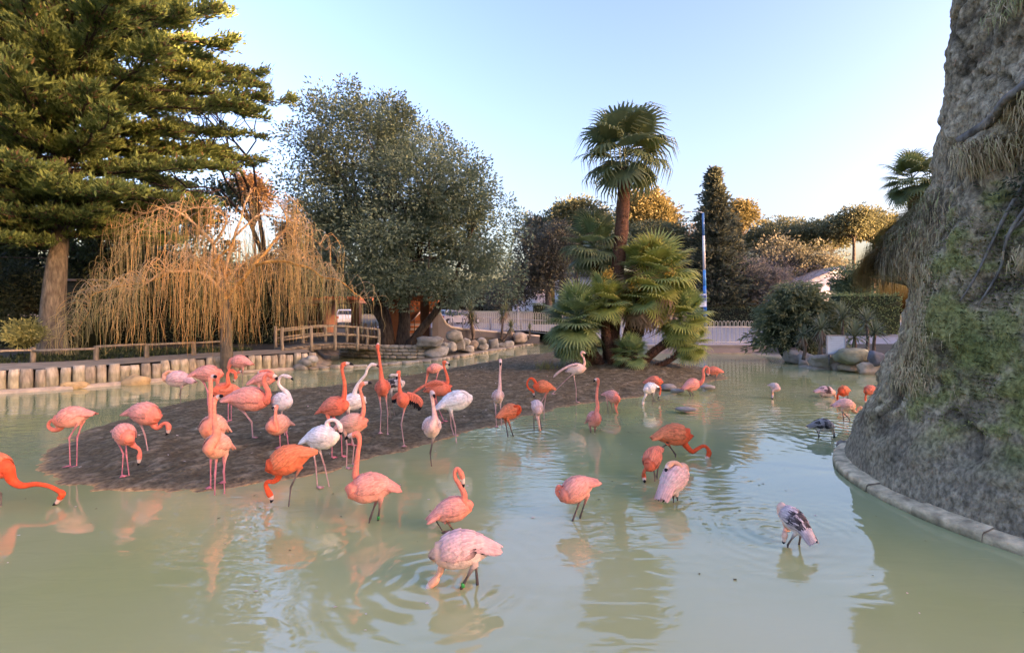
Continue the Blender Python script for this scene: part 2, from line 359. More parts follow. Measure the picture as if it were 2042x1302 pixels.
# ------------------------------------------------------------------ left bank: log edging, path, kerb
bankline = catmull([(-26, 10.0), (-18, 11.7), (-13.4, 13.1), (-11.0, 15.3), (-9.9, 17.0), (-8.5, 18.35), (-7.5, 18.95)], 8)
logline = offset_line(bankline, 0.34)
edge_pts = resample(logline[5:], 0.262)
pal = empty('log_palisade', (edge_pts[len(edge_pts) // 2][0], edge_pts[len(edge_pts) // 2][1], 0), 'row of upright sawn logs retaining the brown path along the left bank', 'log edging')
log_me = []
for k in range(5):
    mb = MB(); h = 0.60; a = np.linspace(0, h, 7); w = 0.135
    path = np.stack([0.008 * np.sin(a * 5 + k), 0.006 * np.cos(a * 4 + k * 2), a], 1)
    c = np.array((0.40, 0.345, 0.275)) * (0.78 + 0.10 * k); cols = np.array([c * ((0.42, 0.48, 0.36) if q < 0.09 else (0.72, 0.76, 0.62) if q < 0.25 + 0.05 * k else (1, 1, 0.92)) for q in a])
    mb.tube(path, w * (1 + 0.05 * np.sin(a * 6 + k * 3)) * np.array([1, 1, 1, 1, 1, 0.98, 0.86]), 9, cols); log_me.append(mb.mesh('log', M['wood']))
for i, (x, y) in enumerate(edge_pts):
    if x < -15.5: continue
    sc = random.uniform(0.9, 1.12); far = 1.0
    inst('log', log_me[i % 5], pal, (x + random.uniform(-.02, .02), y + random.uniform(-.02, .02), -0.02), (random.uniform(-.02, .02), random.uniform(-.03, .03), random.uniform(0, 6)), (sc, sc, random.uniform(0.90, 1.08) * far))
mb = MB(); a = offset_line(bankline, 0.46); b = offset_line(bankline, 2.9); n = len(a)
zz = np.interp(a[:, 0], (-13, -9.5, -7.5), (0.575, 0.585, 0.62))
mb.add(np.vstack([np.c_[a, zz], np.c_[b, zz]]), [(i, i + 1, n + i + 1, n + i) for i in range(n - 1)])
structure(mb.build('path', mat('packed_path', (0.29, 0.24, 0.165), 0.25, 3.0, 0.95, bump=0.015, bscale=12)))
# pale kerb along the water and its flat stones
mb = MB(); ka = offset_line(bankline, -0.05); kb = offset_line(bankline, 0.24); n = len(ka)
mb.add(np.vstack([np.c_[ka, np.full(n, -0.3)], np.c_[ka, np.full(n, 0.075)], np.c_[kb, np.full(n, 0.085)]]), [(i, i + 1, n + i + 1, n + i) for i in range(n - 1)] + [(n + i, n + i + 1, 2 * n + i + 1, 2 * n + i) for i in range(n - 1)])
structure(mb.build('kerb', mat('pale_stone_kerb', (0.44, 0.36, 0.26), 0.25, 5, 0.9, bump=0.02, bscale=18)))
def boulder(px, py, w, h, Yd, seed, col, label, group=None, depth=None, cat='rock', rough=0.16, rz=0.0, square=0.15, sub=3):
    """A boulder whose middle shows at (px, py), w by h photograph pixels, at depth Yd."""
    c = P(px, py, Yd); sx, sz = w / F * Yd, h / F * Yd; mb = MB()
    V, T = rock_np((0, 0, 0), (sx, depth or sx * 0.8, sz), seed, sub, rough, rz, square)
    sh = np.array([mnoise.noise(Vector(v) * 3 / max(sx, .2) + Vector((seed, 0, 0))) for v in V])[:, None]
    mb.add(V, None, T, col=np.clip(np.asarray(col) * (1 + 0.25 * sh), 0, 1)); o = mb.build('rock', M['stone'], None, loc=(0, 0, 0)); o.location = tuple(c)
    tag(o, label, cat, group); return o
for px, py, w, h, lab, colr in [(12, 776, 90, 34, 'flat rock painted sunlit orange on the pond kerb at the far left edge', (0.55, 0.36, 0.13)), (150, 770, 46, 18, 'small stone painted sunlit orange on the kerb below the log edging', (0.55, 0.38, 0.17)), (272, 765, 52, 34, 'leaf shaped rock painted sunlit orange lying against the log edging', (0.50, 0.35, 0.17))]:
    boulder(px, py, w, h, 13.7 if px < 100 else 14.1 if px < 200 else 14.85, px, colr, lab, depth=0.4, rough=0.22)  # orange sunlight on these stones is put into their colour

# fallen down and droppings on the mud
q = rng.uniform((-7, 5.8), (6, 24), (900, 2)); dq = sdist(ISLAND, q[:, 0], q[:, 1]); q = q[dq > 0.15][:330]; mb = MB()
for x_, y_ in q:
    z_ = stand_z(x_, y_) + 0.035; a_ = random.uniform(0, 6.3); l_ = random.uniform(0.02, 0.055); d_ = np.array((math.cos(a_), math.sin(a_), 0.25)) * l_; s_ = np.array((-math.sin(a_), math.cos(a_), 0.1)) * l_ * 0.4; p_ = np.array((x_, y_, z_))
    mb.add([p_, p_ + d_ * .5 + s_, p_ + d_, p_ + d_ * .5 - s_], [(0, 1, 2, 3)], col=random.choice([(0.62, 0.56, 0.52), (0.66, 0.40, 0.36), (0.5, 0.44, 0.38), (0.35, 0.28, 0.22)]))
o = mb.build('fallen_feathers', M['plume'], smooth=False); tag(o, 'scattered small fallen feathers on the dark mud', 'feathers'); o['kind'] = 'stuff'
q = np.stack([rng.uniform(-6, 8, 500), rng.uniform(3.3, 14, 500)], 1); ok = (sdist(ISLAND, q[:, 0], q[:, 1]) < -0.3) & (np.hypot(q[:, 0] - TCx, q[:, 1] - TCy) > 3.5); q = q[ok][:200]; mb = MB()
for x_, y_ in q:
    a_ = random.uniform(0, 6.3); l_ = random.uniform(0.012, 0.045); d_ = np.array((math.cos(a_), math.sin(a_), 0)) * l_; s_ = np.array((-math.sin(a_), math.cos(a_), 0)) * l_ * 0.35; p_ = np.array((x_, y_, 0.004))
    mb.add([p_, p_ + d_ * .5 + s_ + (0, 0, .004), p_ + d_, p_ + d_ * .5 - s_], [(0, 1, 2, 3)], col=random.choice([(0.5, 0.45, 0.4), (0.16, 0.14, 0.07), (0.10, 0.09, 0.05), (0.6, 0.42, 0.38)]))
o = mb.build('floating_debris', M['plume'], smooth=False); tag(o, 'tiny leaves and down floating on the pond', 'debris'); o['kind'] = 'stuff'
# ------------------------------------------------------------------ paving beyond the pond
xs = np.linspace(-12, 62, 60); ys = np.linspace(27.5, 76, 60); X, Y = np.meshgrid(xs, ys); Zp = far_z(X, Y)
front = np.interp(X, (-12, -4, -3.2, 0.0, 2.5, 7.6, 13, 62), (40, 40, 31.5, 33.2, 34.6, 26.9, 26.7, 26.7))
Yq = np.maximum(Y, front); Zp = far_z(X, Yq); idx = np.arange(3600).reshape(60, 60)
mb = MB(); mb.add(np.stack([X.ravel(), Yq.ravel(), Zp.ravel()], 1), np.stack([idx[:-1, :-1], idx[:-1, 1:], idx[1:, 1:], idx[1:, :-1]], -1).reshape(-1, 4))
structure(mb.build('plaza_paving', M['asphalt']))

# ------------------------------------------------------------------ left path fence
def rail_between(mb, a, b, w=0.07, h=0.10, col=(0.3, 0.26, 0.2)):
    a = np.asarray(a, float); b = np.asarray(b, float); d = nrm_(b - a); s_ = nrm_(np.cross(d, (0, 0, 1))); u = np.cross(s_, d)
    V = [p + s_ * i * w / 2 + u * j * h / 2 for p in (a, b) for i, j in ((-1, -1), (1, -1), (1, 1), (-1, 1))]
    mb.add(V, [(0, 1, 2, 3), (7, 6, 5, 4), (0, 4, 5, 1), (1, 5, 6, 2), (2, 6, 7, 3), (3, 7, 4, 0)], col=col)
def nrm(v): v = np.asarray(v, float); return v / (np.linalg.norm(v) + 1e-9)
def nrm_(v): v = np.asarray(v, float); return v / (np.linalg.norm(v) + 1e-9)
WOODC = np.array((0.26, 0.22, 0.155))
def post_mesh(h, r, c, seed=0):
    mb = MB(); z = np.linspace(0, h, 5); mb.tube(np.stack([0.01 * np.sin(z * 4 + seed), 0 * z, z], 1), [r * 1.05, r, r * 0.97, r, r * 0.9], 8, c); return mb.mesh('post', M['wood'])
fl = [np.array((-17.6, 14.6)), np.array((-15.1, 15.8)), np.array((-13.6, 16.4)), np.array((-12.6, 17.3)), np.array((-11.6, 18.3)), np.array((-10.9, 19.3))]
fence = empty('post_and_rail_fence', (*fl[2], 0.55), 'low weathered wooden rail fence behind the brown path', 'fence')
pm = post_mesh(0.52, 0.075, WOODC * 0.9)
for i, p in enumerate(fl): inst('post', pm, fence, (p[0], p[1], 0.52), (0, 0, i), (1.2 if i == 2 else 1, 1, 1))
for i in range(len(fl) - 1):
    mb = MB(); z = 0.93 if i < 2 else 1.02; rail_between(mb, (*fl[i], z), (*fl[i + 1], z + 0.02), 0.16, 0.06, WOODC * 1.15); mb.build('rail', M['wood'], fence)
mb = MB()
# ------------------------------------------------------------------ footbridge
def bz(t): return 0.60 + 0.18 * math.sin(math.pi * t)
br = empty('footbridge', (-7.9, 21.5, 0.6), 'small arched wooden footbridge with rustic rails beside the willow', 'bridge')
A0, A1 = np.array((-9.3, 20.3)), np.array((-6.0, 22.6)); off = np.array((-0.95, 1.45))
pmb = post_mesh(1.0, 0.07, WOODC, 2); plank = MB(); plank.box((0, 0, 0), (0.26, 1.75, 0.05), 0, WOODC * 0.75); plank_me = plank.mesh('plank', M['wood'])
ang = math.atan2((A1 - A0)[1], (A1 - A0)[0])
for i in range(15):
    t = (i + 0.5) / 15; c = A0 + (A1 - A0) * t + off * 0.5; inst('plank', plank_me, br, (c[0], c[1], bz(t)), (0, -math.atan(0.18 * math.pi * math.cos(math.pi * t) / 4.0), ang))
for side_o in (0.0, 1.0):
    ts = [0.0, 0.28, 0.52, 0.76, 1.0]
    q = [np.array((*(A0 + (A1 - A0) * t + off * side_o), bz(t))) for t in ts]
    for i, p in enumerate(q): inst('post', pmb, br, p - np.array((0, 0, 0.25)), (0, 0, i), (1.0, 1.0, 1.2 if i == 0 else 1.05))
    for i in range(4):
        for hh in (0.42, 0.78):
            mb = MB(); rail_between(mb, q[i] + (0, 0, hh), q[i + 1] + (0, 0, hh), 0.05, 0.075, WOODC * (1.1 if hh > .5 else 1.0)); mb.build('rail', M['wood'], br)
for sgn in (0.03, 0.97):
    mb = MB(); pts = [np.array((*(A0 + (A1 - A0) * t + off * sgn), bz(t) - 0.11)) for t in np.linspace(0, 1, 9)]
    for a, b in zip(pts[:-1], pts[1:]): rail_between(mb, a, b, 0.12, 0.14, WOODC * 0.6)
    mb.build('beam', M['wood'], br)
# ------------------------------------------------------------------ dry-stone wall
sw = empty('stone_wall', (-5.4, 23.6, 0), 'low pale stone wall beyond the footbridge, in front of the dark trunks', 'wall')
wl = resample(catmull([(-8.3, 24.2), (-7.3, 23.75), (-6.2, 23.35), (-5.2, 23.1), (-4.2, 23.05), (-3.7, 23.2)], 6), 0.02)
smesh = []
for k in range(6):
    mb = MB(); V, T = rock_np((0, 0, 0), (1, 1, 1), 40 + k, 2, 0.08, 0, 0.55); mb.add(V, None, T, col=np.array((0.36, 0.315, 0.235)) * (0.75 + 0.09 * k)); smesh.append(mb.mesh('stone', M['stone']))
for row in range(4):
    i = random.randint(0, 10)
    while i < len(wl) - 8:
        n = random.randint(14, 24); n = min(n, len(wl) - 1 - i); a, b = wl[i], wl[i + n]; c = (a + b) / 2; an = math.atan2(*(b - a)[::-1])
        inst('stone', random.choice(smesh), sw, (c[0], c[1] + 0.02 * random.random(), 0.09 + row * 0.155), (0, 0, an), (n * 0.0205, 0.34, 0.165 * (1.15 if row == 3 else 1.0))); i += n
# ------------------------------------------------------------------ boulders on the far bank
GREY = np.array((0.285, 0.285, 0.25))
far_rocks = [(858, 679, 47, 18, 'long flat grey boulder perched beside the dark wall'), (868, 700, 54, 23, 'large rounded pale boulder at the water edge under the flat one'), (905, 668, 29, 20, 'pointed grey boulder on top of the rock pile'), (915, 685, 24, 21, 'dark faceted boulder under the pointed one'), (898, 691, 21, 19, 'squat grey boulder right of the large pale one'),
             (928, 680, 18, 13, 'small smooth boulder right of the faceted one'), (930, 694, 28, 12, 'low wedge of rock at the foot of the pile'), (943, 685, 21, 16, 'brownish boulder between the two cordylines'), (961, 678, 17, 11, 'pale block resting on the middle of the rock row'), (963, 690, 22, 13, 'cracked low boulder at the middle of the rock row'), (984, 685, 20, 19, 'round upright boulder left of the branching cordyline'),
             (1015, 684, 18, 12, 'smooth low boulder near the right end of the row'), (1038, 672, 26, 18, 'big reddish boulder at the right end of the far row'), (884, 685, 14, 9, 'little stone beside the flat boulder'), (1000, 686, 14, 8, 'little stone right of the round upright boulder')]
for i, (px, py, w, h, lab) in enumerate(far_rocks):
    Yd = float(np.interp(px, (850, 900, 940, 1000, 1045), (22.6, 24.6, 26.4, 29.6, 32.6))); c = GREY * (0.8 + 0.07 * (i * 5 % 7)) * (np.array((1.12, 0.95, 0.85)) if 'reddish' in lab or 'brown' in lab else 1)
    boulder(px, py + 2, w * 1.02, h * 1.12, Yd, 60 + i, c, lab, 'boulders on the far bank', rough=0.22, square=0.32 if i != 1 else 0.08)
# kerb stones along the far shore
ks = empty('shore_kerb', (-2, 25, 0), 'strip of small pale stones edging the far shore', 'kerb')
kl = resample(catmull([(-7.4, 18.9), (-6.6, 19.3), (-5.2, 20.3), (-3.7, 21.8), (-2.4, 24.5), (-0.6, 29.0), (2.0, 35.4)], 8), 0.36)
for i, p in enumerate(kl):
    inst('stone', smesh[i % 6], ks, (p[0] + random.uniform(-.08, .08), p[1] + random.uniform(-.08, .08), 0.03), (0, 0, random.uniform(0, 3)), (random.uniform(0.3, 0.55), random.uniform(0.25, 0.4), random.uniform(0.12, 0.2)))
for i, (px, py, w, h) in enumerate([(600, 733, 30, 16), (612, 722, 26, 20), (590, 742, 30, 12), (623, 716, 22, 14)]):
    boulder(px, py, w, h, 18.7, 90 + i, GREY * (0.75 + .12 * i), ['flat grey rock at the end of the log edging', 'upper grey rock piled at the end of the log edging', 'lowest flat stone by the end of the log edging', 'topmost small rock at the corner of the log edging'][i], 'rocks at the palisade corner')
# ------------------------------------------------------------------ right bank rocks, ledge, sign
right_rocks = [(1586, 711, 42, 23, (0.36, 0.35, 0.33), 'left grey boulder of the right bank row'), (1607, 718, 28, 20, (0.34, 0.33, 0.31), 'small round grey boulder second from the left on the right bank'), (1649, 720, 57, 24, (0.40, 0.36, 0.30), 'broad pale boulder below the small blue sign'), (1701, 711, 62, 26, (0.26, 0.26, 0.17), 'mossy green boulder right of the blue sign'),
               (1672, 731, 24, 13, (0.34, 0.29, 0.24), 'little brown stone between the pale and mossy boulders'), (1697, 733, 38, 15, (0.44, 0.35, 0.25), 'flat tan slab at the water under the mossy boulder'), (1733, 735, 36, 22, (0.42, 0.33, 0.24), 'tan slab next to the edge of the great rock'), (1583, 698, 16, 9, (0.30, 0.24, 0.21), 'tiny brown stone beneath the spreading juniper'), (1638, 736, 66, 10, (0.38, 0.32, 0.25), 'thin flat ledge stone at the right bank waterline'), (1748, 716, 26, 24, (0.13, 0.13, 0.14), 'dark rock tucked against the great rock')]
for i, (px, py, w, h, c, lab) in enumerate(right_rocks):
    Yd = float(np.interp(px, (1580, 1640, 1740), (21.3, 19.3, 17.2))); boulder(px, py, w * 1.06, h * 1.18, Yd, 110 + i, c, lab, 'rocks along the right bank', rough=0.26, square=0.34)
mb = MB(); mb.box((10.2, 26.75, 0.10), (6.2, 0.9, 0.60), 0, (0.36, 0.31, 0.29)); mb.box((10.2, 26.62, 0.43), (6.3, 0.75, 0.07), 0, (0.42, 0.37, 0.35))
tag(mb.build('concrete_edge', M['plaster'], smooth=False), 'pinkish concrete edge of the pond below the hooped railing', 'wall')
sb = empty('information_panel', (*P(1667, 705, 18.4)[:2], 0.45), 'small pale blue information panel among the yuccas', 'sign')
mb = MB(); c = P(1667, 688, 18.4); mb.box(c, (0.60, 0.04, 0.66), R(-8), (0.42, 0.52, 0.60)); mb.build('panel', M['paint'], sb, smooth=False)
mb = MB()
for dx, dz, sx, sz in ((-0.31, 0, .04, .70), (0.31, 0, .04, .70), (0, 0.34, .66, .04), (0, -0.34, .66, .04)): mb.box(c + (dx * math.cos(R(8)), -dx * math.sin(R(8)) - 0.004, dz), (sx, 0.07, sz), R(-8), (0.30, 0.31, 0.33))
mb.build('frame', M['metal'], sb, smooth=False)
for k in range(7):
    mb = MB(); mb.box(c + (0.0, -0.0235, 0.22 - 0.065 * k), (0.46 - 0.1 * (k % 3), 0.004, 0.018), R(-8), (0.33, 0.42, 0.52)); mb.build('print_line', M['paint'], sb, smooth=False)
for dx in (-0.22, 0.22):
    mb = MB(); mb.tube([c + (dx, 0.05, -0.33), c + (dx, 0.05, -0.75)], 0.025, 8, (0.12, 0.12, 0.13)); mb.build('leg', M['metal'], sb)
# ------------------------------------------------------------------ dark curved retaining wall, terracotta gateway
rw = empty('retaining_wall', (-1, 30, 0.3), 'dark grey retaining wall sweeping down in a curve behind the boulders', 'wall')
prof = [(862, 618, 27.4), (874, 620, 27.6), (880, 634, 27.8), (888, 646, 28.1), (898, 653, 28.6), (920, 657, 29.4), (960, 660.5, 30.6), (1000, 664, 31.8), (1040, 668, 32.8), (1075, 671, 33.6)]
top = np.array([P(*p) for p in prof]); mb = MB(); n = len(top); th = np.array((0.05, 0.35, 0)); bot = top.copy(); bot[:, 2] = 0.1
mb.add(np.vstack([bot, top, top + th, bot + th]), [(i, i + 1, n + i + 1, n + i) for i in range(n - 1)] + [(n + i, n + i + 1, 2 * n + i + 1, 2 * n + i) for i in range(n - 1)] + [(2 * n + i, 2 * n + i + 1, 3 * n + i + 1, 3 * n + i) for i in range(n - 1)], col=(0.085, 0.085, 0.09)); mb.build('wall_face', M['plaster'], rw, smooth=False)
mb = MB(); mb.tube(top + (0, 0.1, 0.03), 0.10, 8, (0.42, 0.38, 0.32), flat=0.7); mb.build('coping', M['plaster'], rw)
gt = empty('gateway', (*P(835, 690, 28.5)[:2], 0.5), 'terracotta gateway with brown pillars behind the evergreen oak', 'gate')
TER = np.array((0.30, 0.115, 0.05)); BRN = np.array((0.15, 0.075, 0.045))
def pxbox(mb, x0, x1, y0, y1, Yd, dep, col, mat_=0):
    a = P(x0, y1, Yd); b = P(x1, y0, Yd); mb.box(((a[0] + b[0]) / 2, Yd + dep / 2, (a[2] + b[2]) / 2), (abs(b[0] - a[0]), dep, abs(b[2] - a[2])), 0, col, mat_)
for nm, x0, x1, y0, y1, Yd, dep, col in [('pillar', 838, 856, 594, 688, 28.0, 0.5, BRN * 1.6), ('capital', 855, 874, 598, 622, 27.5, 0.5, TER * 1.25), ('pillar', 776, 802, 594, 690, 28.0, 0.5, BRN * 1.2), ('lintel', 770, 858, 572, 600, 27.9, 0.7, BRN * 1.0), ('back_panel', 800, 840, 596, 692, 29.5, 0.12, TER), ('pillar', 700, 716, 604, 660, 29.8, 0.5, BRN)]:
    mb = MB(); pxbox(mb, x0, x1, y0, y1, Yd, dep, col); mb.build(nm, M['plaster'], gt, smooth=False)
mb = MB(); a = P(833, 628, 29.44); mb.tube([a + (-0.35, -0.02, -0.35), a + (0.1, -0.02, 0.1), a + (0.35, -0.02, 0.42)], [0.12, 0.26, 0.08], 10, (0.75, 0.72, 0.74), flat=0.12); mb.build('painted_emblem', M['paint'], gt)
for k in range(8):
    mb = MB(); pxbox(mb, 806, 846, 640 + k * 6.2, 641.2 + k * 6.2, 28.9, 0.05, (0.05, 0.045, 0.04)); mb.build('gate_bar', M['metal'], gt, smooth=False)
for x in (812, 826, 840):
    mb = MB(); pxbox(mb, x, x + 1.4, 636, 690, 28.93, 0.05, (0.05, 0.045, 0.04)); mb.build('gate_post', M['metal'], gt, smooth=False)
mb = MB(); pxbox(mb, 816, 838, 645, 690, 29.38, 0.04, (0.6, 0.57, 0.54)); mb.build('poster', M['paint'], gt, smooth=False)
for k in range(4):
    mb = MB(); pxbox(mb, 817 + k, 836, 650 + k * 10, 654 + k * 10, 29.365, 0.01, (0.62, 0.22, 0.07)); mb.build('poster_stripe', M['paint'], gt, smooth=False)
# ------------------------------------------------------------------ kiosk with red roof
hut = empty('kiosk', (*P(655, 650, 31)[:2], 0.6), 'brown wooden kiosk with a red roof edge behind the willow strands', 'hut')
for nm, x0, x1, y0, y1, Yd, dep, col in [('wall', 560, 650, 604, 668, 32.0, 2.0, (0.30, 0.14, 0.075)), ('post', 636, 643, 604, 668, 30.6, 0.2, (0.10, 0.06, 0.04)), ('post', 592, 598, 604, 668, 30.6, 0.2, (0.10, 0.06, 0.04)), ('counter', 596, 640, 640, 646, 30.5, 0.5, (0.20, 0.12, 0.07)), ('roof_edge', 585, 718, 591, 598, 30.3, 3.4, (0.62, 0.17, 0.09)), ('fascia', 587, 716, 598, 604, 30.45, 3.0, (0.36, 0.20, 0.16)), ('doorway', 606, 632, 610, 664, 31.9, 0.1, (0.02, 0.018, 0.016)), ('post', 709, 714, 604, 672, 30.6, 0.2, (0.12, 0.07, 0.05))]:
    mb = MB(); pxbox(mb, x0, x1, y0, y1, Yd, dep, col); mb.build(nm, M['plaster'], hut, smooth=False)
# ------------------------------------------------------------------ reed screen beside the oak trunk
rs_ = empty('reed_screen', (*P(730, 690, 25.5)[:2], 0.5), 'brown reed screen between the footbridge and the oak trunk', 'fence')
rm = MB(); rm.tube([(0, 0, 0), (0.01, 0, 0.5), (0, 0, 1.15)], [0.035, 0.03, 0.03], 5, (0.17, 0.13, 0.09)); rme = rm.mesh('reed', M['wood'])
for i in range(44):
    c = P(690 + i * 1.9, 690, 25.5 + 0.3 * math.sin(i)); inst('reed', rme, rs_, (c[0], c[1], 0.42), (random.uniform(-.05, .05), random.uniform(-.05, .05), i), (1, 1, random.uniform(0.85, 1.1)))
# ------------------------------------------------------------------ railing of hoops
hoop = MB(); a = np.linspace(0, math.pi, 7); hp_ = [(-0.07, 0, 0.0), (-0.07, 0, 0.55), (-0.07, 0, 1.12)] + [(-0.07 * math.cos(t), 0, 1.14 + 0.10 * math.sin(t)) for t in a] + [(0.07, 0, 1.12), (0.07, 0, 0.55), (0.07, 0, 0.0)]
hoop.tube(hp_, 0.0155, 5, (0.52, 0.49, 0.38), cap=False); hoop_me = hoop.mesh('hoop', M['metal'])
for seg, (a, b, lab) in enumerate([((-2.6, 37.5), (7.1, 28.2), 'pale hooped metal railing running behind the palms'), ((7.6, 27.15), (13.6, 26.95), 'pale hooped metal railing on the concrete pond edge')]):
    a = np.array(a); b = np.array(b); Ln = np.linalg.norm(b - a); n = int(Ln / 0.205); rt = empty('hoop_railing', (*((a + b) / 2), 0.45), lab, 'railing'); an = math.atan2(*(b - a)[::-1])
    zf = lambda p: max(0.45, float(far_z(np.array(p[0]), np.array(p[1]))))
    for i in range(n):
        p = a + (b - a) * (i + 0.5) / n; inst('hoop', hoop_me, rt, (p[0], p[1], zf(p)), (0, 0, an), (1, 1, 1.0))
    for hh in (0.10, 0.92):
        mb = MB(); rail_between(mb, (*a, zf(a) + hh), (*b, zf(b) + hh), 0.03, 0.035, (0.58, 0.54, 0.47)); mb.build('rail', M['metal'], rt)
# ------------------------------------------------------------------ bollards, meter post, lamp post
for i, (px, Yd, lab) in enumerate([(898, 37.5, 'leftmost dark steel bollard near the parked grey car'), (903, 39, 'second steel bollard just behind the leftmost one'), (923, 36.5, 'third steel bollard left of the first cordyline'), (978, 34.8, 'steel bollard between the two cordylines'), (1039, 35.6, 'rightmost steel bollard near the railing')]):
    c = P(px, 650, Yd); mb = MB(); z0 = float(far_z(np.array(c[0]), np.array(Yd))); mb.tube([(c[0], Yd, z0), (c[0], Yd, z0 + 0.74), (c[0], Yd, z0 + 0.80), (c[0], Yd, z0 + 0.83)], [0.07, 0.07, 0.06, 0.02], 10, (0.26, 0.27, 0.30)); tag(mb.build('bollard', M['metal']), lab, 'bollard', 'bollards on the paving')
mp = empty('globe_lamp', (*P(1033, 650, 44)[:2], 0.95), 'slim grey post with a white head behind the railing', 'lamp')
c = P(1033, 0, 44); mb = MB(); mb.tube([(c[0], 44, 0.9), (c[0], 44, 2.6)], 0.06, 8, (0.45, 0.46, 0.5)); mb.build('pole', M['metal'], mp)
mb = MB(); mb.tube([(c[0], 44, 2.6), (c[0], 44, 2.68), (c[0], 44, 2.86), (c[0], 44, 2.9)], [0.07, 0.16, 0.14, 0.05], 10, (0.62, 0.63, 0.66)); mb.build('head', M['metal'], mp)
lp = empty('street_lamp', (*P(1405, 600, 46)[:2], 0.9), 'tall blue and white lamp post with a bus stop sign', 'street lamp')
b0, b1 = P(1407, 640, 46), P(1402, 425, 46); b0[2] = 0.85
mb = MB(); mb.tube([b0, b0 + (b1 - b0) * .3, b0 + (b1 - b0) * 0.36], [0.16, 0.145, 0.14], 10, np.array([lin(20, 110, 190)] * 2 + [lin(40, 130, 205)])); mb.tube([b0 + (b1 - b0) * 0.36, b0 + (b1 - b0) * 0.5], [0.138, 0.125], 10, lin(60, 140, 205)); mb.tube([b0 + (b1 - b0) * 0.5, b0 + (b1 - b0) * 0.8], [0.124, 0.11], 10, lin(205, 205, 200)); mb.tube([b0 + (b1 - b0) * 0.8, b1], [0.109, 0.10], 10, lin(70, 120, 170)); mb.build('pole', M['metal'], lp)
mb = MB(); mb.tube([b1, b1 + (-0.5, 0, 0.15), b1 + (-1.1, 0, 0.12)], [0.06, 0.05, 0.05], 8, lin(120, 140, 160)); mb.build('arm', M['metal'], lp)
mb = MB(); mb.tube([b1 + (-1.0, 0, 0.10), b1 + (-1.3, 0, 0.09), b1 + (-1.75, 0, 0.05)], [0.06, 0.13, 0.06], 8, lin(150, 155, 160), flat=0.5); mb.build('lamp_head', M['metal'], lp)
c = P(1402, 599, 45.6)
mb = MB(); mb.box(c, (0.60, 0.06, 1.16), 0, lin(215, 222, 232)); so = mb.build('sign_board', M['paint'], lp, smooth=False)
mb = MB(); mb.box(c + (0, -0.034, 0.22), (0.50, 0.01, 0.52), 0, lin(20, 60, 170)); mb.build('blue_field', M['paint'], so, smooth=False)
mb = MB(); mb.box(c + (0, -0.042, 0.16), (0.40, 0.008, 0.10), 0, lin(60, 120, 215)); mb.build('sign_band', M['paint'], so, smooth=False)
for k in range(4):
    mb = MB(); mb.box(c + (-0.04, -0.034, -0.16 - 0.09 * k), (0.38 - 0.07 * (k % 2), 0.008, 0.03), 0, lin(120, 140, 170)); mb.build('print_line', M['paint'], so, smooth=False)
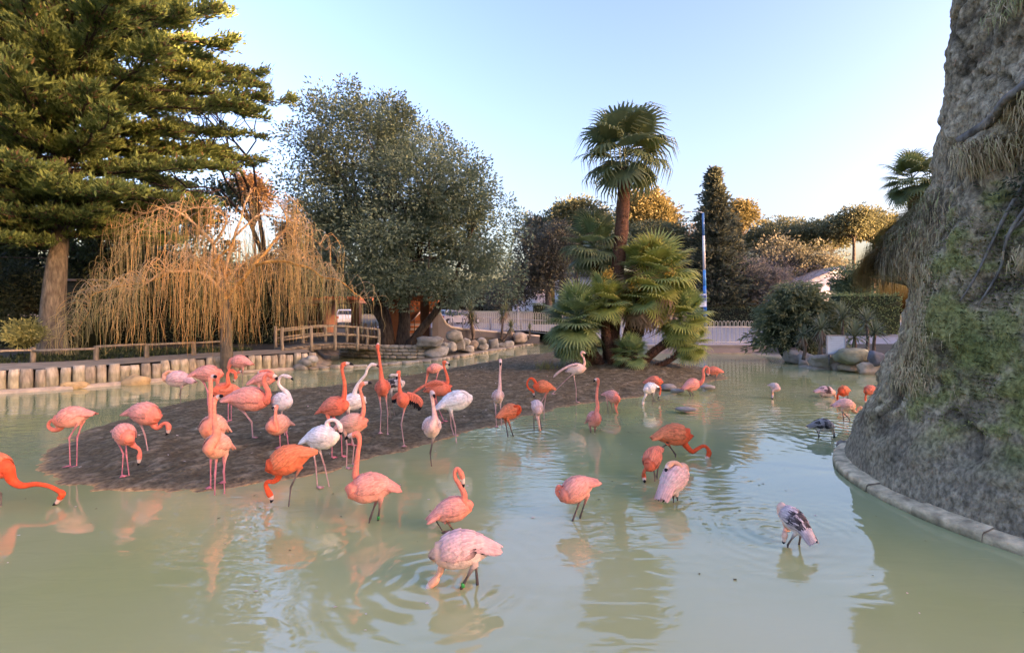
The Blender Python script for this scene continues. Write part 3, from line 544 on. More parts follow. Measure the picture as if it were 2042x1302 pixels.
# ------------------------------------------------------------------ parked cars
def car(px, Yd, rz, col, label, estate=0.0):
    c = P(px, 640, Yd); z0 = float(far_z(np.array(c[0]), np.array(Yd))) + 0.01
    rt = empty('parked_car', (c[0], Yd, z0), label, 'car', 'cars parked beyond the plaza', local=True); rt.rotation_euler = (0, 0, rz)
    prof = [(-2.1, 0.35, 0.9), (-2.15, 0.62, 0.9), (-2.05, 0.92, 0.88), (-1.75, 1.0, 0.86), (-1.35 - 0.3 * estate, 1.40, 0.70), (-0.5, 1.48, 0.68), (0.25, 1.44, 0.69), (0.95, 1.02, 0.84), (1.75, 0.90, 0.84), (2.1, 0.70, 0.84), (2.15, 0.38, 0.85)]
    n = len(prof); V = []
    for x, z, w in prof: V += [(x, -w, z), (x, -w * 0.55, z + 0.03), (x, w * 0.55, z + 0.03), (x, w, z)]
    low = [(x, y, 0.24) for x, _, w in prof for y in (-w * 0.99, w * 0.99)]
    mb = MB(); Q = [(i * 4 + j, i * 4 + 4 + j, i * 4 + 5 + j, i * 4 + 1 + j) for i in range(n - 1) for j in range(3)]
    b_ = 4 * n; Q += [(i * 4, b_ + i * 2, b_ + i * 2 + 2, i * 4 + 4) for i in range(n - 1)] + [(i * 4 + 3, i * 4 + 7, b_ + i * 2 + 3, b_ + i * 2 + 1) for i in range(n - 1)]
    mb.add(V + low, Q, col=col); mb.build('body', M['car'], rt, smooth=False)
    for sg in (-1, 1):
        for x0, x1 in ((-1.32, -0.5), (-0.42, 0.35)):
            mb = MB(); y0, y1 = sg * 0.872, sg * 0.715; mb.add([(x0 - 0.1, y0, 1.0), (x1 + 0.22 * (x1 > 0), y0, 1.0), (x1, y1, 1.36), (x0 + 0.02, y1, 1.36)], [(0, 1, 2, 3)]); mb.build('side_window', M['glass'], rt, smooth=False)
        for x in (-1.3, 1.32):
            mb = MB(); mb.tube([(x, sg * 0.70, 0.32), (x, sg * 0.70, 0.32)] if 0 else [(x, sg * 0.68, 0.32), (x, sg * 0.72, 0.32), (x, sg * 0.88, 0.32), (x, sg * 0.90, 0.32)], [0.30, 0.32, 0.32, 0.28], 16); w = mb.build('wheel', M['rubber'], rt)
            mb = MB(); mb.tube([(x, sg * 0.895, 0.32), (x, sg * 0.912, 0.32)], [0.19, 0.16], 12, (0.5, 0.5, 0.52)); mb.build('rim', M['metal'], w)
        mb = MB(); mb.box((-2.13, sg * 0.72, 0.80), (0.06, 0.26, 0.20), 0, (0.45, 0.03, 0.03)); mb.build('tail_light', M['paint'], rt, smooth=False)
        mb = MB(); mb.box((2.12, sg * 0.66, 0.64), (0.08, 0.32, 0.14), 0, (0.75, 0.75, 0.72)); mb.build('headlight', M['paint'], rt, smooth=False)
    mb = MB(); xr = -1.37 - 0.3 * estate; mb.add([(-1.80, -0.72, 1.06), (-1.80, 0.72, 1.06), (xr - 0.04, 0.6, 1.40), (xr - 0.04, -0.6, 1.40)], [(0, 1, 2, 3)]); mb.build('rear_window', M['glass'], rt, smooth=False)
    mb = MB(); mb.add([(1.00, -0.70, 1.08), (1.00, 0.70, 1.08), (0.36, 0.62, 1.46), (0.36, -0.62, 1.46)], [(0, 3, 2, 1)]); mb.build('windscreen', M['glass'], rt, smooth=False)
    mb = MB(); mb.box((-2.17, 0, 0.55), (0.02, 0.5, 0.11), 0, (0.75, 0.75, 0.72)); mb.build('number_plate', M['paint'], rt, smooth=False)
    return rt
car(896, 50, R(62), (0.34, 0.37, 0.43), 'grey blue estate car parked right of the terracotta gateway', 1.0)
car(690, 46, R(108), (0.66, 0.69, 0.74), 'white car parked beyond the willow, left of the oak')
car(925, 56, R(40), (0.12, 0.13, 0.16), 'dark car half hidden behind the grey estate car')
# ------------------------------------------------------------------ houses beyond the road
def house(name, x0, x1, ybase, yeave, yridge, Yd, dep, wallc, roofc, label, wins, gable=False):
    a, b = P(x0, ybase, Yd), P(x1, ybase, Yd); e = P(x0, yeave, Yd)[2]; r = P(x0, yridge, Yd)[2]; z0 = 0.7; xm = (a[0] + b[0]) / 2; w = b[0] - a[0]
    rt = empty(name, (xm, Yd, z0), label, 'house', 'white houses beyond the road')
    mb = MB(); mb.box((xm, Yd + dep / 2, (z0 + e) / 2), (w, dep, e - z0), 0, wallc); wallo = mb.build('wall', M['plaster'], rt, smooth=False)
    mb = MB(); o = 0.4
    if gable:
        xr = b[0] - w * 0.08
        mb.add([(a[0] - o, Yd - o, e - .1), (xr, Yd - o, r), (b[0] + o, Yd - o, r - 0.5), (a[0] - o, Yd + dep + o, e - .1), (xr, Yd + dep + o, r), (b[0] + o, Yd + dep + o, r - 0.5)], [(0, 1, 4, 3), (1, 2, 5, 4)], col=roofc)
        mb.add([(a[0], Yd, e), (b[0], Yd, e), (b[0], Yd, r - .55), (xr, Yd, r - .05)], [(0, 1, 2, 3)], col=wallc)
    else:
        mb.add([(a[0] - o, Yd - o, e), (b[0] + o, Yd - o, e), (b[0] + o, Yd + dep / 2, r), (a[0] - o, Yd + dep / 2, r), (a[0] - o, Yd + dep + o, e), (b[0] + o, Yd + dep + o, e)], [(0, 1, 2, 3), (3, 2, 5, 4)], T=[(0, 3, 4), (1, 5, 2)], col=roofc)
    mb.build('roof', M['plaster'], rt, smooth=False)
    for (wx, wy, ww, wh) in wins:
        mb = MB(); pxbox(mb, wx - ww / 2, wx + ww / 2, wy - wh / 2, wy + wh / 2, Yd - 0.05, 0.1, (0.25, 0.30, 0.36)); wo_ = mb.build('window', M['paint'], rt, smooth=False)
        mb = MB(); pxbox(mb, wx - ww / 2 + .8, wx + ww / 2 - .8, wy - wh / 2 + .8, wy + wh / 2 - .8, Yd - 0.07, 0.05, (0.05, 0.06, 0.08)); mb.build('pane', M['glass'], wo_, smooth=False)
house('house', 1596, 1690, 610, 566, 530, 70, 9, (0.62, 0.62, 0.64), (0.34, 0.27, 0.24), 'white house with a shallow rising roof behind the juniper', [(1660, 575, 9, 12), (1630, 580, 8, 10)], True)
house('house', 1118, 1205, 608, 552, 538, 66, 9, (0.50, 0.56, 0.62), (0.22, 0.20, 0.19), 'bluish white house behind the left side of the palm clump', [(1140, 580, 9, 12), (1168, 580, 9, 12)])
house('house', 1022, 1082, 608, 566, 548, 74, 9, (0.66, 0.66, 0.66), (0.30, 0.20, 0.16), 'white house glimpsed between dark trunks right of the oak', [(1040, 588, 7, 10), (1064, 588, 7, 10)])
mb = MB(); pxbox(mb, 872, 1118, 623, 645, 60, 0.4, (0.30, 0.29, 0.27)); pxbox(mb, 870, 1120, 620, 623.2, 59.9, 0.6, (0.36, 0.37, 0.28)); tag(mb.build('boundary_wall', M['plaster'], smooth=False), 'long low grey wall at the back of the paved plaza', 'wall')
mb = MB(); pxbox(mb, 120, 268, 560, 700, 27, 0.3, (0.045, 0.05, 0.035)); mb.box((P(194, 0, 27)[0], 27.0, P(0, 566, 27)[2] + 0.2), (4.4, 0.5, 0.10), 0, (0.33, 0.27, 0.22)); tag(mb.build('garden_wall', M['plaster'], smooth=False), 'dark ivy coloured wall with a pale tiled top behind the conifer trunk', 'wall')

# ------------------------------------------------------------------ the great artificial rock on the right
def rock_profile(z):
    return np.interp(z, (-0.4, 0.05, 0.5, 1.05, 1.65, 2.3, 3.0, 3.8, 5.0, 6.3, 8.0, 11), (3.06, 3.00, 2.88, 2.62, 2.44, 2.34, 2.22, 2.03, 1.88, 1.74, 1.55, 1.2))
gr = empty('artificial_rock', (TCx, TCy, 0), 'towering mossy artificial rock with hanging dry grass at the right edge', 'rock')
nt_, nz_ = 330, 230
th = np.linspace(R(88), R(292), nt_); zz = np.linspace(-0.35, 9.5, nz_); TH, ZZ = np.meshgrid(th, zz); RR = rock_profile(ZZ)
def ang_d(a, b): return np.abs((a - b + math.pi) % (2 * math.pi) - math.pi)
def bump_(t0, z0, st, sz_, amp): return amp * np.exp(-(ang_d(TH, R(t0)) / R(st)) ** 2 - ((ZZ - z0) / sz_) ** 2)
# tangent side towards the camera's left is around 135 degrees
shelf = 0.78 * np.exp(-(ang_d(TH, R(128)) / R(24)) ** 2) * sstep(3.75, 3.15, 0 * ZZ + ZZ) if False else 0
sh_t = np.exp(-(ang_d(TH, R(126)) / R(22)) ** 2)
RR = RR + 0.52 * sh_t * (1 - sstep(3.05, 3.85, ZZ)) * sstep(2.45, 2.72, ZZ)          # overhanging shelf
RR = RR - 0.16 * sh_t * (1 - sstep(2.45, 2.6, ZZ)) * sstep(1.2, 1.9, ZZ)                # hollow below it
RR = RR + bump_(200, 4.35, 16, 0.25, 0.28) - bump_(205, 3.75, 18, 0.42, 0.35) + bump_(178, 3.95, 9, 0.22, 0.22) - bump_(196, 4.9, 14, 0.35, 0.22) + bump_(225, 3.0, 14, 0.5, 0.2) + bump_(210, 5.6, 20, 0.4, 0.18) - bump_(232, 2.1, 20, 0.6, 0.18) + bump_(168, 1.3, 10, 0.6, 0.10) + bump_(178, 2.6, 7, 1.2, 0.14) - bump_(190, 2.3, 7, 1.4, 0.12) + bump_(160, 5.4, 8, 2.2, 0.08) - bump_(172, 5.2, 6, 2.2, 0.09)
Xc = TCx + RR * np.cos(TH); Yc = TCy + RR * np.sin(TH)
def v3(s, o, oct_=4): return np.array([mnoise.fractal(Vector((a * s + o, b * s, c * s)), 0.8, 2.1, oct_) for a, b, c in zip(Xc.ravel(), Yc.ravel(), ZZ.ravel())]).reshape(TH.shape)
f1, f2, f3 = v3(0.9, 3.0), v3(3.2, 11.0, 4), v3(9.0, 23.0, 3)
lay = np.array([mnoise.noise(Vector((a * 1.4, b * 1.4, c * 7.0))) for a, b, c in zip(Xc.ravel(), Yc.ravel(), ZZ.ravel())]).reshape(TH.shape)
vert = np.array([mnoise.noise(Vector((a * 5.0, b * 5.0, c * 0.9 + 7))) for a, b, c in zip(Xc.ravel(), Yc.ravel(), ZZ.ravel())]).reshape(TH.shape)
calm = sstep(0.12, 0.9, ZZ)
ridge = np.minimum(np.abs(np.array([mnoise.noise(Vector((a * 1.5 + 4, b * 1.5, c * 0.9))) for a, b, c in zip(Xc.ravel(), Yc.ravel(), ZZ.ravel())])), np.abs(np.array([mnoise.noise(Vector((a * 3.1, b * 3.1 + 8, c * 1.7))) for a, b, c in zip(Xc.ravel(), Yc.ravel(), ZZ.ravel())])) * 1.6).reshape(TH.shape)
crack = np.exp(-(ridge / 0.028) ** 2) * calm
RR = RR - 0.05 * crack
RR = RR + calm * (0.07 * f1 + 0.075 * vert) + (0.35 + 0.65 * calm) * (0.032 * f2 + 0.032 * f3 + 0.016 * lay)
Xc = TCx + RR * np.cos(TH); Yc = TCy + RR * np.sin(TH)
base = np.array((0.33, 0.262, 0.160)); dark = np.array((0.085, 0.068, 0.044)); pale = np.array((0.60, 0.49, 0.325)); moss = np.array((0.24, 0.25, 0.075)); dgreen = np.array((0.12, 0.155, 0.05)); straw = np.array((0.46, 0.34, 0.18)); bluish = np.array((0.27, 0.235, 0.175))
fl_ = lambda a: a.ravel()[:, None]
cc = base + (pale - base) * np.clip(fl_(f3) * 1.3 + 0.2, 0, 1) * 0.8
cc = cc + (dark - cc) * np.clip(-fl_(f2) * 1.6, 0, 1) * 0.8
cc = cc * (1 - 0.62 * fl_(crack))
tdeg = np.degrees(TH)
mossf = sstep(0.0, 0.45, f2 * 0.8 + f1 * 0.9 + 0.10) * sstep(160, 178, tdeg) * sstep(0.4, 1.0, ZZ) * (1 - sstep(3.4, 4.3, ZZ)) + 0.8 * sstep(0.05, 0.5, f1 + 0.25) * sstep(186, 205, tdeg) * sstep(4.6, 5.4, ZZ)
cc = cc + (moss - cc) * np.clip(fl_(mossf), 0, 1) * 0.85
cc = cc + (dgreen - cc) * np.clip(fl_(sstep(0.1, 0.5, f1) * sstep(178, 190, tdeg) * sstep(0.4, 0.9, ZZ) * (1 - sstep(2.0, 2.8, ZZ))), 0, 1) * 0.75
cc = cc + (straw - cc) * np.clip(fl_(np.exp(-((tdeg - (168 - (ZZ - 2.0) * 7)) / 6.5) ** 2) * sstep(1.15, 1.5, ZZ) * (1 - sstep(2.9, 3.3, ZZ))), 0, 1) * 0.7
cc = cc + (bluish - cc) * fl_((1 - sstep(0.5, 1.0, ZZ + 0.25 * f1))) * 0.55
cc = cc + (np.array((0.05, 0.045, 0.05)) - cc) * fl_(sh_t * (1 - sstep(2.45, 2.6, ZZ)) * sstep(1.4, 2.0, ZZ)) * 0.6  # shade under the overhang, put into the rock colour
mb = MB(); idx = np.arange(nt_ * nz_).reshape(nz_, nt_)
mb.add(np.stack([Xc.ravel(), Yc.ravel(), ZZ.ravel()], 1), np.stack([idx[:-1, :-1], idx[:-1, 1:], idx[1:, 1:], idx[1:, :-1]], -1).reshape(-1, 4)[:, ::-1], col=np.clip(cc, 0, 1))
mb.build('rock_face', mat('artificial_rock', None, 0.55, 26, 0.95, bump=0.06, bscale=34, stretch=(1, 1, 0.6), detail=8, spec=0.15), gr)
def rock_pt(tdeg_, z):
    i = int(np.clip((z + 0.35) / 9.85 * (nz_ - 1), 0, nz_ - 1)); j = int(np.clip((R(tdeg_) - R(88)) / R(204) * (nt_ - 1), 0, nt_ - 1)); return np.array((Xc[i, j], Yc[i, j], ZZ[i, j])), np.array((math.cos(R(tdeg_)), math.sin(R(tdeg_)), 0))
def hair(n, tz, length, cols, spread=0.05, w=0.006, out=0.05):
    mb = MB()
    for _ in range(n):
        t_, z_ = tz(); p, nn = rock_pt(t_, z_); L_ = length * random.uniform(0.4, 1.15); side_ = np.array((-nn[1], nn[0], 0)); c = np.array(random.choice(cols)) * random.uniform(0.7, 1.2)
        a = p + nn * 0.01; b = a + nn * out * random.uniform(0.5, 1.4) + side_ * random.gauss(0, spread) + (0, 0, -L_ * 0.25 + 0.03); d = b + nn * 0.02 * random.uniform(-1, 1) + side_ * random.gauss(0, spread) + (0, 0, -L_ * 0.75)
        ww = side_ * w; mb.add([a - ww, a + ww, b - ww, b + ww, d], [(0, 1, 3, 2)], T=[(2, 3, 4)], col=np.clip(c, 0, 1))
    return mb
STR = [(0.52, 0.37, 0.18), (0.62, 0.46, 0.25), (0.40, 0.28, 0.14), (0.46, 0.38, 0.16)]
GRN = [(0.24, 0.25, 0.07), (0.32, 0.32, 0.10), (0.42, 0.35, 0.14)]
def g_(lo, hi): return random.uniform(lo, hi)
hair(1700, lambda: (random.gauss(126, 13), g_(2.72, 3.05)), 0.42, STR, 0.05, 0.006, 0.10).build('hanging_dry_grass', M['twig'], gr)['kind'] = 'stuff'
hair(2000, lambda: (random.gauss(130, 16), g_(3.05, 3.75)), 0.22, GRN + STR[:1], 0.06, 0.006, 0.10).build('shelf_grass', M['twig'], gr)['kind'] = 'stuff'
hair(1700, lambda: (lambda z: (168 - (z - 2.0) * 7 + random.gauss(0, 4.0), z))(g_(1.25, 3.0)), 0.18, STR, 0.03, 0.005, 0.03).build('dry_grass_streak', M['twig'], gr)['kind'] = 'stuff'
hair(600, lambda: (random.gauss(184, 3.5), g_(3.75, 4.05)), 0.26, STR, 0.05, 0.005, 0.08).build('dry_grass_tuft', M['twig'], gr)['kind'] = 'stuff'
hair(420, lambda: (random.gauss(205, 8), g_(4.1, 4.5)), 0.28, STR, 0.06, 0.005, 0.08).build('dry_grass_tuft', M['twig'], gr)['kind'] = 'stuff'
hair(700, lambda: (random.gauss(188, 6), g_(5.4, 6.3)), 0.18, STR[:2] + GRN, 0.05, 0.006, 0.05).build('dry_grass_tuft', M['twig'], gr)['kind'] = 'stuff'
hair(260, lambda: (random.gauss(197, 2.2), g_(2.65, 2.8)), 0.18, STR, 0.04, 0.005, 0.05).build('dry_grass_tuft', M['twig'], gr)['kind'] = 'stuff'
hair(1500, lambda: (random.gauss(186, 10), g_(0.9, 3.2)), 0.045, GRN[:2] + [(0.08, 0.09, 0.03)], 0.04, 0.006, 0.03).build('moss_tufts', M['leaf'], gr)['kind'] = 'stuff'
hair(900, lambda: (random.gauss(150, 8), g_(2.9, 3.6)), 0.5, STR + [(0.2, 0.16, 0.12)], 0.08, 0.004, 0.06).build('hanging_roots', M['twig'], gr)['kind'] = 'stuff'
for k, pth in enumerate([[(194, 3.75), (190, 3.3), (187, 2.9), (185, 2.5), (183, 2.25)], [(196, 3.5), (192, 3.0), (189, 2.6), (187, 2.2)], [(200, 3.3), (194, 3.05), (190, 2.9)], [(176, 4.1), (184, 4.25), (193, 4.35), (204, 4.5)], [(190, 4.3), (197, 4.45), (208, 4.7)]]):
    mb = MB(); pp = catmull([rock_pt(*q)[0] + rock_pt(*q)[1] * (0.07 + 0.03 * math.sin(i * 2 + k)) for i, q in enumerate(pth)], 6); mb.tube(pp, np.linspace(0.022 if k < 3 else 0.06, 0.008 if k < 3 else 0.035, len(pp)), 7, (0.20, 0.18, 0.15)); mb.build('root', M['bark'], gr)
# leafy sprig on the rock
mb = MB(); n = 260; ii = [(random.gauss(193, 4), random.gauss(3.45, 0.12)) for _ in range(n)]
for t_, z_ in ii:
    p, nn = rock_pt(t_, z_); p = p + nn * random.uniform(0.03, 0.22); d = nrm_(np.random.default_rng(int(abs(t_ * 1e4))).normal(size=3) + (0, -0.3, -0.2)); s_ = nrm_(np.cross(d, (0.2, 0.5, 1)))
    mb.add([p, p + d * .035 + s_ * .014, p + d * .07, p + d * .035 - s_ * .014], [(0, 1, 2, 3)], col=np.array((0.10, 0.12, 0.07)) * random.uniform(0.6, 1.5))
mb.build('leafy_sprig', M['leaf'], gr)['kind'] = 'stuff'
# kerb ring round its foot
kt = np.linspace(R(95), R(285), 80); mb = MB(); wob = np.array([0.05 * mnoise.noise(Vector((math.cos(a) * 3, math.sin(a) * 3, 0))) for a in kt])
rings = [(3.19, -0.35), (3.15, -0.02), (3.14, 0.065), (3.12, 0.085), (3.05, 0.095), (2.88, 0.13)]; V = []; cl = []
for r_, z_ in rings:
    V.append(np.stack([TCx + (r_ + wob) * np.cos(kt), TCy + (r_ + wob) * np.sin(kt), np.full(80, z_) + wob * 0.15], 1)); cl.append(np.tile(np.array((0.09, 0.09, 0.04)) if z_ < 0.05 else np.array((0.62, 0.48, 0.29)), (80, 1)))
V = np.array(V); cl = np.array(cl); KM = mat('stone_kerb_ring', None, 0.45, 8, 0.9, bump=0.04, bscale=18)
# the ring is cut into separate kerb stones with open joints
cuts = [0, 7, 13, 20, 26, 33, 38, 43, 47, 52, 56, 61, 67, 73, 79]
for c0_, c1_ in zip(cuts[:-1], cuts[1:]):
    km = MB(); vv = V[:, c0_:c1_ + 1].copy(); dz = random.uniform(-0.012, 0.012); m_ = c1_ - c0_ + 1
    g = 0.012; vv[:, 0] += (vv[:, 1] - vv[:, 0]) * g; vv[:, -1] += (vv[:, -2] - vv[:, -1]) * g; vv[..., 2] += dz; vv[..., :2] += random.uniform(-.008, .008)
    tint = random.uniform(0.85, 1.15); km.add(vv.reshape(-1, 3), [(r_ * m_ + i, r_ * m_ + i + 1, (r_ + 1) * m_ + i + 1, (r_ + 1) * m_ + i) for r_ in range(5) for i in range(m_ - 1)], col=cl[:, c0_:c1_ + 1].reshape(-1, 3) * tint)
    for e in (0, m_ - 1): km.add(np.vstack([vv[:, e], vv[-1:, e] - (0, 0, 0.5)]), None, [(0, a, a + 1) for a in range(1, 6)], col=(0.22, 0.18, 0.13))
    km.build('kerb_stone', KM, gr)
boulder(1683, 893, 24, 30, 7.9, 301, (0.24, 0.20, 0.16), 'small brown stone at the water against the great rock', rough=0.2)
# ------------------------------------------------------------------ vegetation helpers
def unit(a): return a / (np.linalg.norm(a, axis=-1, keepdims=True) + 1e-9)
def leaf_faces(mb, Pn, D, L, Wd, col, up_bias=None, mat_=0):
    n = len(Pn); D = unit(D); r = rng.normal(size=(n, 3)) if up_bias is None else rng.normal(size=(n, 3)) * 0.5 + up_bias
    S = unit(np.cross(D, r)); L = np.broadcast_to(L, (n,))[:, None]; Wd = np.broadcast_to(Wd, (n,))[:, None]
    V = np.stack([Pn, Pn + D * L * 0.45 + S * Wd * 0.5, Pn + D * L, Pn + D * L * 0.45 - S * Wd * 0.5], 1).reshape(-1, 3)
    mb.add(V, np.arange(n * 4).reshape(n, 4), col=np.repeat(np.clip(col, 0, 1), 4, 0), mat=mat_)
def in_lobes(lobes, n, shell=0.45):
    lobes = np.array(lobes, float); vol = np.prod(lobes[:, 3:6], 1); k = rng.choice(len(lobes), n, p=vol / vol.sum())
    d = unit(rng.normal(size=(n, 3))); r = rng.random(n) ** shell
    return lobes[k, :3] + d * lobes[k, 3:6] * r[:, None], d
def crown(lobes, nc, nl, L, Wd, c0, c1, cr=0.5, flat=0.75, shell=0.4, droop=0.0, mb=None):
    """Leafy crown: clumps of leaf-sized faces spread through the lobes."""
    mb = mb or MB(); c, d = in_lobes(lobes, nc, shell); t = rng.random(nc)
    ctr = np.repeat(c, nl, 0); o = np.clip(rng.normal(size=(nc * nl, 3)), -1.4, 1.4) * np.array((1, 1, flat)) * cr * np.repeat(rng.uniform(0.6, 1.25, nc), nl)[:, None] * 0.6
    D = unit(o + np.repeat(d, nl, 0) * 0.3 * cr + rng.normal(size=o.shape) * 0.35 * cr + np.array((0, 0, -droop * cr)))
    tt = np.clip(np.repeat(t, nl) * 0.6 + rng.random(nc * nl) * 0.4, 0, 1)[:, None]
    col = np.array(c0) + (np.array(c1) - np.array(c0)) * tt
    col = col * 1.75
    leaf_faces(mb, ctr + o, D, L * rng.uniform(0.6, 1.3, nc * nl), Wd * rng.uniform(0.7, 1.2, nc * nl), col)
    return mb, c
def limb(mb, pts, r0, r1, col, k=7, m=5, wob=0.0):
    p = catmull(pts, m); n = len(p)
    if wob: p = p + np.array([[mnoise.noise(Vector(q) * 1.3 + Vector((9 * j, 0, 0))) * wob for j in range(3)] for q in p]) * np.linspace(0, 1, n)[:, None]
    mb.tube(p, np.linspace(r0, r1, n), k, col); return p
def lobes_px(lst, Yd, dep=0.8):                # lobes given in photograph pixels at depth Yd: (px, py, rx, ry[, dY])
    out = []
    for q in lst:
        c = P(q[0], q[1], Yd + (q[4] if len(q) > 4 else 0)); s = Yd / F; out.append((*c, q[2] * s, q[2] * s * dep, q[3] * s))
    return out
BARK = np.array((0.085, 0.07, 0.055))

# ------------------------------------------------------------------ evergreen oak
YO = 25.0
oak = empty('evergreen_oak', (*P(795, 690, YO)[:2], 0.4), 'large grey green evergreen oak with several dark trunks beside the pond', 'tree')
ol = lobes_px([(715, 275, 105, 80), (640, 300, 75, 90, -1), (800, 300, 95, 85, 1), (690, 400, 125, 95), (850, 390, 120, 95, -1), (930, 380, 75, 85), (975, 460, 70, 85, 0.5), (760, 500, 130, 85, -1.2), (890, 500, 110, 85), (640, 450, 70, 80), (690, 215, 55, 38), (770, 225, 60, 42, 1), (860, 290, 55, 45), (985, 545, 55, 50, -1), (820, 560, 85, 45, -1.5), (905, 575, 60, 40, -1)], YO, 0.85)
mb, cl = crown(ol, 680, 150, 0.17, 0.085, (0.032, 0.053, 0.034), (0.128, 0.175, 0.115), cr=0.72, shell=0.36)
mb.build('crown', M['leaf'], oak, smooth=False)['kind'] = 'stuff'
for pts, r0, r1 in [([P(772, 700, YO), P(770, 660, YO), P(760, 610, YO), P(740, 540, YO), P(715, 440, YO), P(700, 320, YO)], 0.42, 0.07), ([P(800, 700, YO + .2), P(806, 650, YO + .2), P(808, 600, YO), P(830, 520, YO), P(850, 420, YO), P(855, 320, YO)], 0.38, 0.06), ([P(808, 700, YO), P(835, 665, YO - .2), P(862, 630, YO - .4), P(890, 590, YO - .4), P(920, 520, YO - .3), P(950, 440, YO)], 0.26, 0.05), ([P(762, 640, YO), P(735, 600, YO - .5), P(690, 560, YO - .8), P(650, 480, YO - .8)], 0.2, 0.04)]:
    mb = MB(); limb(mb, pts, r0, r1, BARK * 0.65, 9, 6, 0.15); mb.build('trunk', M['bark'], oak)
mb = MB()
for c in cl[rng.choice(len(cl), 110, False)]:
    a = P(*random.choice([(740, 540), (715, 440), (830, 520), (850, 420), (920, 520), (650, 480), (806, 600)]), YO); limb(mb, [a, (a + c) / 2 + (0, 0, 0.3), c], 0.06, 0.015, BARK * 0.6, 5, 4, 0.25)
mb.build('branches', M['bark'], oak)['kind'] = 'stuff'

# ------------------------------------------------------------------ great cypress on the left
YC = 18.8
cyp = empty('cypress_tree', (*P(110, 702, YC)[:2], 0.55), 'huge spreading cypress on the left with golden lit top', 'tree')
axis = catmull([P(104, 706, YC), P(106, 620, YC), P(112, 540, YC), P(120, 470, YC + .3), P(128, 330, YC + .6), P(130, 150, YC + .8), P(130, -40, YC + 1), P(128, -260, YC + 1)], 8)
mb = MB(); mb.tube(axis, np.interp(np.linspace(0, 1, len(axis)), (0, 0.05, 0.3, 1), (0.54, 0.43, 0.32, 0.04)), 12, (0.155, 0.135, 0.098)); mb.build('trunk', M['bark'], cyp)
azs = axis[:, 2]
def ax_at(z): return np.array([np.interp(z, azs, axis[:, k]) for k in range(3)])
fol = MB(); boughs = MB(); Pn = []; Dn = []; Cn = []; Ln = []
def rmax(z): return np.interp(z, (4.6, 5.6, 7.0, 8.2, 9.4, 10.8, 12.0, 13.4, 15, 18.6), (3.6, 4.6, 6.3, 6.8, 7.6, 8.6, 7.4, 5.7, 4.8, 0.6))
ga = 0.0
for i in range(250):
    z = 4.7 + (i / 249) ** 0.95 * 13.3; ga += 2.39996 + random.uniform(-.35, .35); L_ = rmax(z) * (random.uniform(0.80, 1.03) if i % 5 else random.uniform(0.5, 0.8)); a = ax_at(min(z, 18.4))
    if math.sin(ga) > 0.55 and random.random() < 0.45: continue
    d = np.array((math.cos(ga), math.sin(ga), 0)); rise = random.uniform(0.02, 0.22) if z > 7.5 else random.uniform(-0.14, 0.04)
    pts = [a, a + d * L_ * 0.35 + (0, 0, L_ * rise * 0.5), a + d * L_ * 0.7 + (0, 0, L_ * rise * 0.85), a + d * L_ + (0, 0, L_ * rise * 1.0)]
    p = limb(boughs, pts, 0.035 + 0.006 * L_, 0.010, (0.075, 0.06, 0.045), 6, 6, 0.35)
    s_ = np.cross(d, (0, 0, 1)); nb = int(11 + L_ * 5.6); hue = random.random()
    for k in range(nb):
        f = random.uniform(0.08, 1.0) ** 0.85; q = p[min(len(p) - 1, int(f * (len(p) - 1)))]
        sg = random.choice((-1, 1)); bl = (0.30 + 1.25 * (1 - f) ** 0.6) * random.uniform(0.5, 1.0) * min(1, L_ / 5); bd = nrm(d * random.uniform(0.45, 1.0) + s_ * sg * random.uniform(0.3, 1.0) + np.array((0, 0, random.uniform(-0.05, 0.32))))
        nt2 = int(16 + bl * 30); t = rng.random(nt2); pos = q + bd * (t * bl)[:, None] + rng.normal(size=(nt2, 3)) * np.array((0.10, 0.10, 0.055))
        dirs = bd * 0.55 + d * 0.3 + rng.normal(size=(nt2, 3)) * 0.38 + np.array((0, 0, 0.50))
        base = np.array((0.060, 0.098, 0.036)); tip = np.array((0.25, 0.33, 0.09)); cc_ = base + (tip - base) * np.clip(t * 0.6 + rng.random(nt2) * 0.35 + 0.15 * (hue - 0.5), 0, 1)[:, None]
        brown = rng.random(nt2) < 0.14 * (1 - t); cc_[brown] = np.array((0.20, 0.14, 0.07))
        Pn.append(pos); Dn.append(dirs); Cn.append(cc_); Ln.append(rng.uniform(0.13, 0.30, nt2))
Pn = np.concatenate(Pn); Dn = np.concatenate(Dn); Cn = np.concatenate(Cn); Ln = np.concatenate(Ln)
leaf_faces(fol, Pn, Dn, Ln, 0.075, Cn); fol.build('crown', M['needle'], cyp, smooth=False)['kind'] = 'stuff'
boughs.build('branches', M['bark'], cyp)['kind'] = 'stuff'

